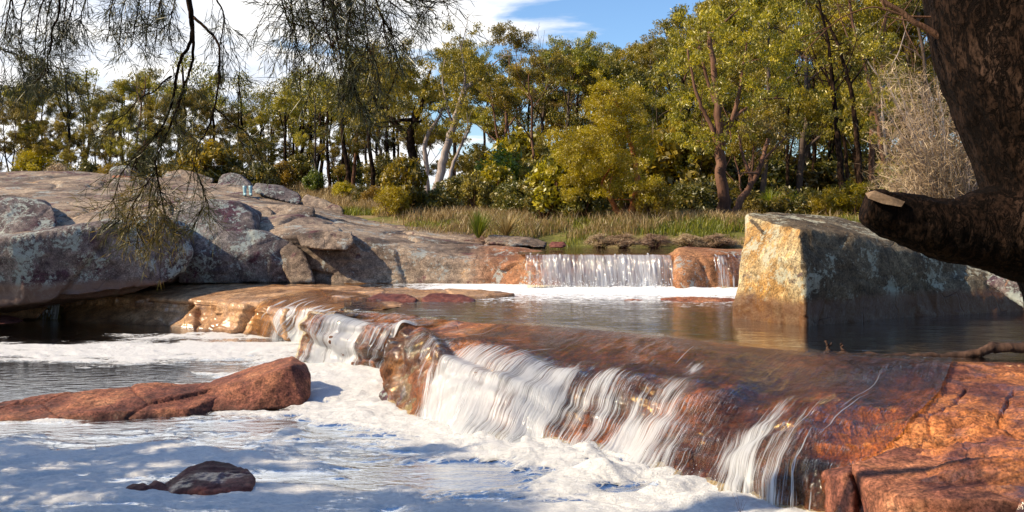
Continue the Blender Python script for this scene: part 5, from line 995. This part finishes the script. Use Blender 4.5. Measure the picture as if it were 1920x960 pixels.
bough([(400,200),(430,225),(455,245),(475,270),(480,290)], 6.3, .006, .002, .1, sub=8, sublen=.25, nd_=10, base=.1)
bough([(290,300),(300,350),(310,400),(300,430)], 6.3, .006, .003, .1, sub=26, sublen=.26, nd_=13, base=.5, L=.10)
bough([(285,330),(262,365),(250,395),(262,425)], 6.3, .005, .003, .1, sub=22, sublen=.26, nd_=13, base=.5, L=.10)
bough([(360,300),(372,340),(380,375),(376,395)], 6.3, .005, .002, .1, sub=10, sublen=.25, nd_=14, base=.25)
bough([(380,-50),(405,0),(418,30),(412,80)], 6.3, .008, .003, .1, sub=10, sublen=.4, nd_=20)
# thin twig mass over the top, centre left
for x0 in range(205, 330, 22): bough([(x0+30,-60),(x0+14,-10),(x0+6,30),(x0,60+rng.integers(0, 40))], 6.5+rng.normal(0, .3), .006, .003, .1, sub=11, sublen=.24, nd_=14, L=.09)
# left group
for x0, y1 in [(10,60),(40,80),(75,100),(92,140),(112,70),(130,45),(150,40)]:
    bough([(x0+20,-60),(x0+12,-10),(x0+3,35),(x0-3,y1)], 6.6+rng.normal(0, .3), .007, .003, .1, sub=13, sublen=.28, nd_=11, L=.09)
bough([(112,-60),(112,20),(100,60),(98,85),(92,115),(95,145)], 6.5, .009, .003, sub=16, sublen=.22, nd_=9)
bough([(-60,60),(-10,90),(30,105),(60,120),(75,135)], 6.8, .010, .003, sub=14, sublen=.3, nd_=20)
for x0 in (5, 40, 85, 120): bough([(x0-10,100),(x0,125),(x0+6,160)], 7.2, .004, .002, .2, sub=8, sublen=.25, nd_=14)
# right group, thick needles
for x0, x1, y1 in [(520,540,60),(545,560,95),(575,590,110),(600,615,80),(625,640,120),(650,655,120),(680,690,90),(700,735,60),(640,600,60),(560,585,40),(720,780,40),(735,810,20),(750,835,8),(610,660,60),(660,700,130),(700,745,85)]:
    bough([(x0-20,-70),(x0,-15),((x0+x1)/2,y1*.5),(x1,y1)], 6.0+rng.normal(0, .35), .007, .003, .1, sub=19, sublen=.34, nd_=8, L=.11, spreadv=.35, drop=.1)
bough([(640,-60),(655,0),(650,80),(660,150),(672,195)], 6.0, .008, .003, .1, sub=16, sublen=.22, nd_=24)
bough([(690,90),(708,120),(712,150),(700,190)], 6.2, .006, .003, .1, sub=10, sublen=.26, nd_=14, base=.15)
# crown beyond the left edge, whose shade falls over the near foam
for kk in range(75):
    xc = rng.uniform(-14.8, -8.8)
    if True: cy = rng.uniform(7.4, 12.3); xt = rng.uniform(-8.5, .3-.6*(cy-9))
    else: cy = rng.uniform(6.0, 8.7); xt = rng.uniform(2.2, 5.6)
    Lh = (xt-xc)/.97; c = np.array([xc, cy-Lh*.242, max(3.2, Lh*.727+.3)])-SB; p = wiggle(rng, c, c+np.array([rng.normal(0, .5), rng.normal(0, .5), -1.0]), 8, .05); needles(p, 300, .42, .2, 1.6)
    
NC = np.concatenate(NC); ND = np.concatenate(ND); NL = np.concatenate(NL); NV = np.concatenate(NV); n_ = len(NC)
s_ = np.cross(ND, rng.normal(0, 1, (n_, 3))); s_ /= np.linalg.norm(s_, axis=1, keepdims=True); wd_ = np.where(NL > .25, .028, .0022)
V = np.stack([NC-ND*NL*.5, NC+s_*wd_, NC+ND*NL*.5, NC-s_*wd_], 1).reshape(-1, 3)
link('needles', mesh_np('needles', V, np.arange(4*n_).reshape(-1, 4), M['needle'], smooth=False, attrs=dict(var=np.repeat(NV, 4))), None, she, kind='stuff')

# ------------------------------------------------------------------ near trunk with the broken limb on the right
def swept(paths, vox):
    bm = bmesh.new(); V, Q_ = [], []
    for pts, rad in paths: tube(catmull(np.array(pts, float), 8), catmull(np.array(rad, float)[:, None], 8)[:, 0], 16, V, Q_)
    off = 0
    me = mesh_np('t', np.concatenate(V), np.concatenate(Q_)); bm.from_mesh(me); bmesh.ops.holes_fill(bm, edges=[e for e in bm.edges if e.is_boundary], sides=0); bmesh.ops.recalc_face_normals(bm, faces=bm.faces); bm.to_mesh(me); bm.free()
    o = bpy.data.objects.new('t', me); S.collection.objects.link(o); md = o.modifiers.new('r', 'REMESH'); md.mode = 'VOXEL'; md.voxel_size = vox; ms = o.modifiers.new('s', 'SMOOTH'); ms.factor = .5; ms.iterations = 8
    dg = bpy.context.evaluated_depsgraph_get(); dg.update(); m2 = bpy.data.meshes.new_from_object(o.evaluated_get(dg)); bpy.data.objects.remove(o); return m2
YT = 4.6
tp = [(P(1895,-420,YT), .46), (P(1915,-150,YT), .47), (P(1950,30,YT), .50), (P(2008,200,YT), .50), (P(2075,340,YT), .52), (P(2160,520,YT), .56), (P(2230,800,YT+.1), .60), (P(2260,1130,YT+.1), .75), (P(2270,1280,YT+.1), .85)]
lp = [(P(2120,440,YT), .34), (P(2010,425,YT), .27), (P(1920,430,YT-.02), .25), (P(1850,430,YT-.05), .19), (P(1790,432,YT-.08), .145), (P(1730,420,YT-.1), .125), (P(1675,405,YT-.12), .108), (P(1634,388,YT-.14), .092), (P(1621,384,YT-.14), .075)]
l2 = [(P(2060,250,YT), .30), (P(1985,345,YT), .31), (P(1940,400,YT), .27), (P(1890,425,YT), .17)]
me = swept([([p for p, r in q], [r for p, r in q]) for q in (tp, lp, l2)], .012)
nvt = len(me.vertices); V = np.empty(nvt*3, np.float32); me.vertices.foreach_get('co', V); V = V.reshape(-1, 3).astype(float); N = np.empty(nvt*3, np.float32); me.vertices.foreach_get('normal', N); N = N.reshape(-1, 3)
f1, f2, cv = worley(V*np.array([1, 1, .45])+.03*np.stack([fbm(V, 8, 2, seed=s) for s in (1, 2, 3)], -1), 22, 301)
V += N*(.022*fbm(V, 2.6, 3, seed=302)+.012*fbm(V*np.array([1, 1, .5]), 13, 4, .55, seed=303, ridged=True))[:, None]
me.vertices.foreach_set('co', V.astype(np.float32).ravel()); me.update(); me.name = 'trunk'; me.materials.clear(); me.polygons.foreach_set('use_smooth', np.ones(len(me.polygons), bool))
e = empty('near_tree', (0, 0, 0), 'dark rough barked tree leaning in from the right with a broken limb stub', 'tree')
link('trunk', me, M['bark_plate'], e)
bm = bmesh.new(); hp = [P(1622,362,YT-.20), P(1640,357,YT-.22), P(1668,370,YT-.24), P(1697,378,YT-.23), P(1690,388,YT-.255), P(1655,382,YT-.25), P(1628,372,YT-.24), P(1640,372,YT-.12), P(1690,386,YT-.12)]
bmesh.ops.convex_hull(bm, input=[bm.verts.new(p) for p in hp]); bmesh.ops.recalc_face_normals(bm, faces=bm.faces); m2 = bpy.data.meshes.new('split_wood'); bm.to_mesh(m2); bm.free(); link('split_wood', m2, M['cut'], e)
# bare boughs reaching left from the trunk
V, Q_ = [], []; rng = np.random.default_rng(9)
for pts, r0, r1 in [([(1775,78),(1735,52),(1715,42),(1690,22),(1655,0),(1620,-40)], .016, .010), ([(1745,32),(1700,30),(1660,18),(1630,14),(1580,32),(1555,50),(1500,72)], .006, .002), ([(1712,40),(1680,35),(1655,28)], .005, .002), ([(1660,16),(1648,-10),(1640,-50)], .005, .003), ([(1600,26),(1585,10),(1560,8)], .003, .0015), ([(1555,50),(1525,80),(1500,110)], .003, .0015), ([(1690,22),(1700,60),(1722,100)], .004, .002)]:
    tube(catmull(np.array([P(x, y, YT) for x, y in pts]), 6), np.linspace(r0, r1, (len(pts)-1)*6+1), 6, V, Q_, .1, rng)
link('bare_bough', mesh_np('bare_bough', np.concatenate(V), np.concatenate(Q_), M['bark_red']), None, e)

# its unseen crown and the wood behind the camera, added to darken front faces
rng = np.random.default_rng(33); C = np.concatenate([clump(rng, np.array([rng.uniform(-1, 10), rng.uniform(-5, 5.5), rng.uniform(6.5, 10.5)]), rng.uniform(.7, 1.2), 330) for _ in range(75)])
LV, LQ, var = leaf_quads(C, rng, .3, .1); link('crown', mesh_np('crown', LV, LQ, M['gum_green'], smooth=False, attrs=dict(var=var)), None, e)
for i, (x, y) in enumerate([(-14,-6),(-9,-10),(-4,-8),(1,-12),(6,-9),(11,-6),(15,0),(16,6),(-17,0),(19,12),(-12,-16),(3,-18),(12,-15)]):
    plant('gum_tree', GT['abdefcabdefca'[i]], (x, y, gz(x, y)-.1), f'unseen gum tree added on the near bank to block sky light, {ORD[i]} from left', 'tree', 'unseen gum trees added on the near bank', i*1.3, 1.05)

# ------------------------------------------------------------------ fallen branch in the pool
V, Q_ = [], []
for pts, r0, r1 in [([(1990,652,12.6),(1915,652,12.7),(1860,652,12.75),(1835,660,12.75),(1790,667,12.8),(1720,668,12.85),(1640,667,12.9),(1580,664,12.95),(1535,664,13)], .075, .025), ([(1560,664,13),(1553,652,13),(1549,640,13)], .035, .012), ([(1548,664,13),(1555,650,13),(1560,643,13)], .022, .010), ([(1582,664,12.95),(1580,652,12.95),(1577,643,12.95)], .022, .010), ([(1850,654,12.75),(1862,646,12.8),(1900,645,12.9)], .04, .015)]:
    A = catmull(np.array([P(*q) for q in pts]), 6); A[1:-1] += rng.normal(0, .012, A[1:-1].shape); tube(A, np.linspace(r0, r1, len(A)), 8, V, Q_, .35, rng)
link('fallen_branch', mesh_np('fallen_branch', np.concatenate(V), np.concatenate(Q_), M['wood_log']), label='dark wet fallen branch with two upright stubs lying across the pool edge', category='branch')
b = np.array(P(1388, 962, 8.6)); V, Q_ = [], []
for dx, dz in ((-.07, .17), (-.03, .2), (.03, .12), (.06, .1)):
    tube(wiggle(rng, b, b+np.array([dx, .02, dz]), 5, .006), np.linspace(.002, .0008, 5), 3, V, Q_)
link('grass_stalk', mesh_np('grass_stalk', np.concatenate(V), np.concatenate(Q_), M['bark_red']), label='few thin reddish stalks in front of the cascade foot', category='stalks')

# ------------------------------------------------------------------ pair of boots on the rock
m, k = new_mat('pale_blue_rubber'); pr = k.n('ShaderNodeBsdfPrincipled', {}, Base_Color=(.30, .48, .52, 1), Roughness=.4); k.put(k.out.inputs[0], pr); M['boot'] = m
m, k = new_mat('dark_sole'); pr = k.n('ShaderNodeBsdfPrincipled', {}, Base_Color=(.05, .06, .07, 1), Roughness=.8); k.put(k.out.inputs[0], pr); M['sole'] = m
for px, side in ((459, 'left'), (470, 'right')):
    loc = P(px, 367, 37.0); e = empty('boot', loc, f"pale blue rubber boot standing beside the oval boulder, the {side} one of the pair", 'boot', 'pair of boots'); e.rotation_euler = (0, 0, .4)
    V, Q_ = [], []; tube(np.array([[0, 0, .02], [0, 0, .1], [.0, .01, .2], [0, .02, .3], [0, .02, .38], [0, .02, .385]]), [.055, .06, .065, .075, .08, .07], 14, V, Q_); link('shaft', mesh_np('shaft', np.concatenate(V), np.concatenate(Q_), M['boot']), None, e)
    V, Q_ = [], []; tube(np.array([[0, .07, .04], [0, .05, .05], [0, 0, .06], [0, -.06, .055], [0, -.13, .045], [0, -.18, .04], [0, -.20, .035]]), [.02, .05, .062, .055, .052, .04, .01], 12, V, Q_); link('foot', mesh_np('foot', np.concatenate(V), np.concatenate(Q_), M['boot']), None, e)
    V, Q_ = [], []; tube(np.array([[0, .07, .01], [0, .05, .01], [0, -.05, .01], [0, -.15, .01], [0, -.2, .01]]), [.03, .06, .055, .055, .02], 12, V, Q_); v_ = np.concatenate(V); v_[:, 2] = v_[:, 2]*.25; link('sole', mesh_np('sole', v_, np.concatenate(Q_), M['sole']), None, e)
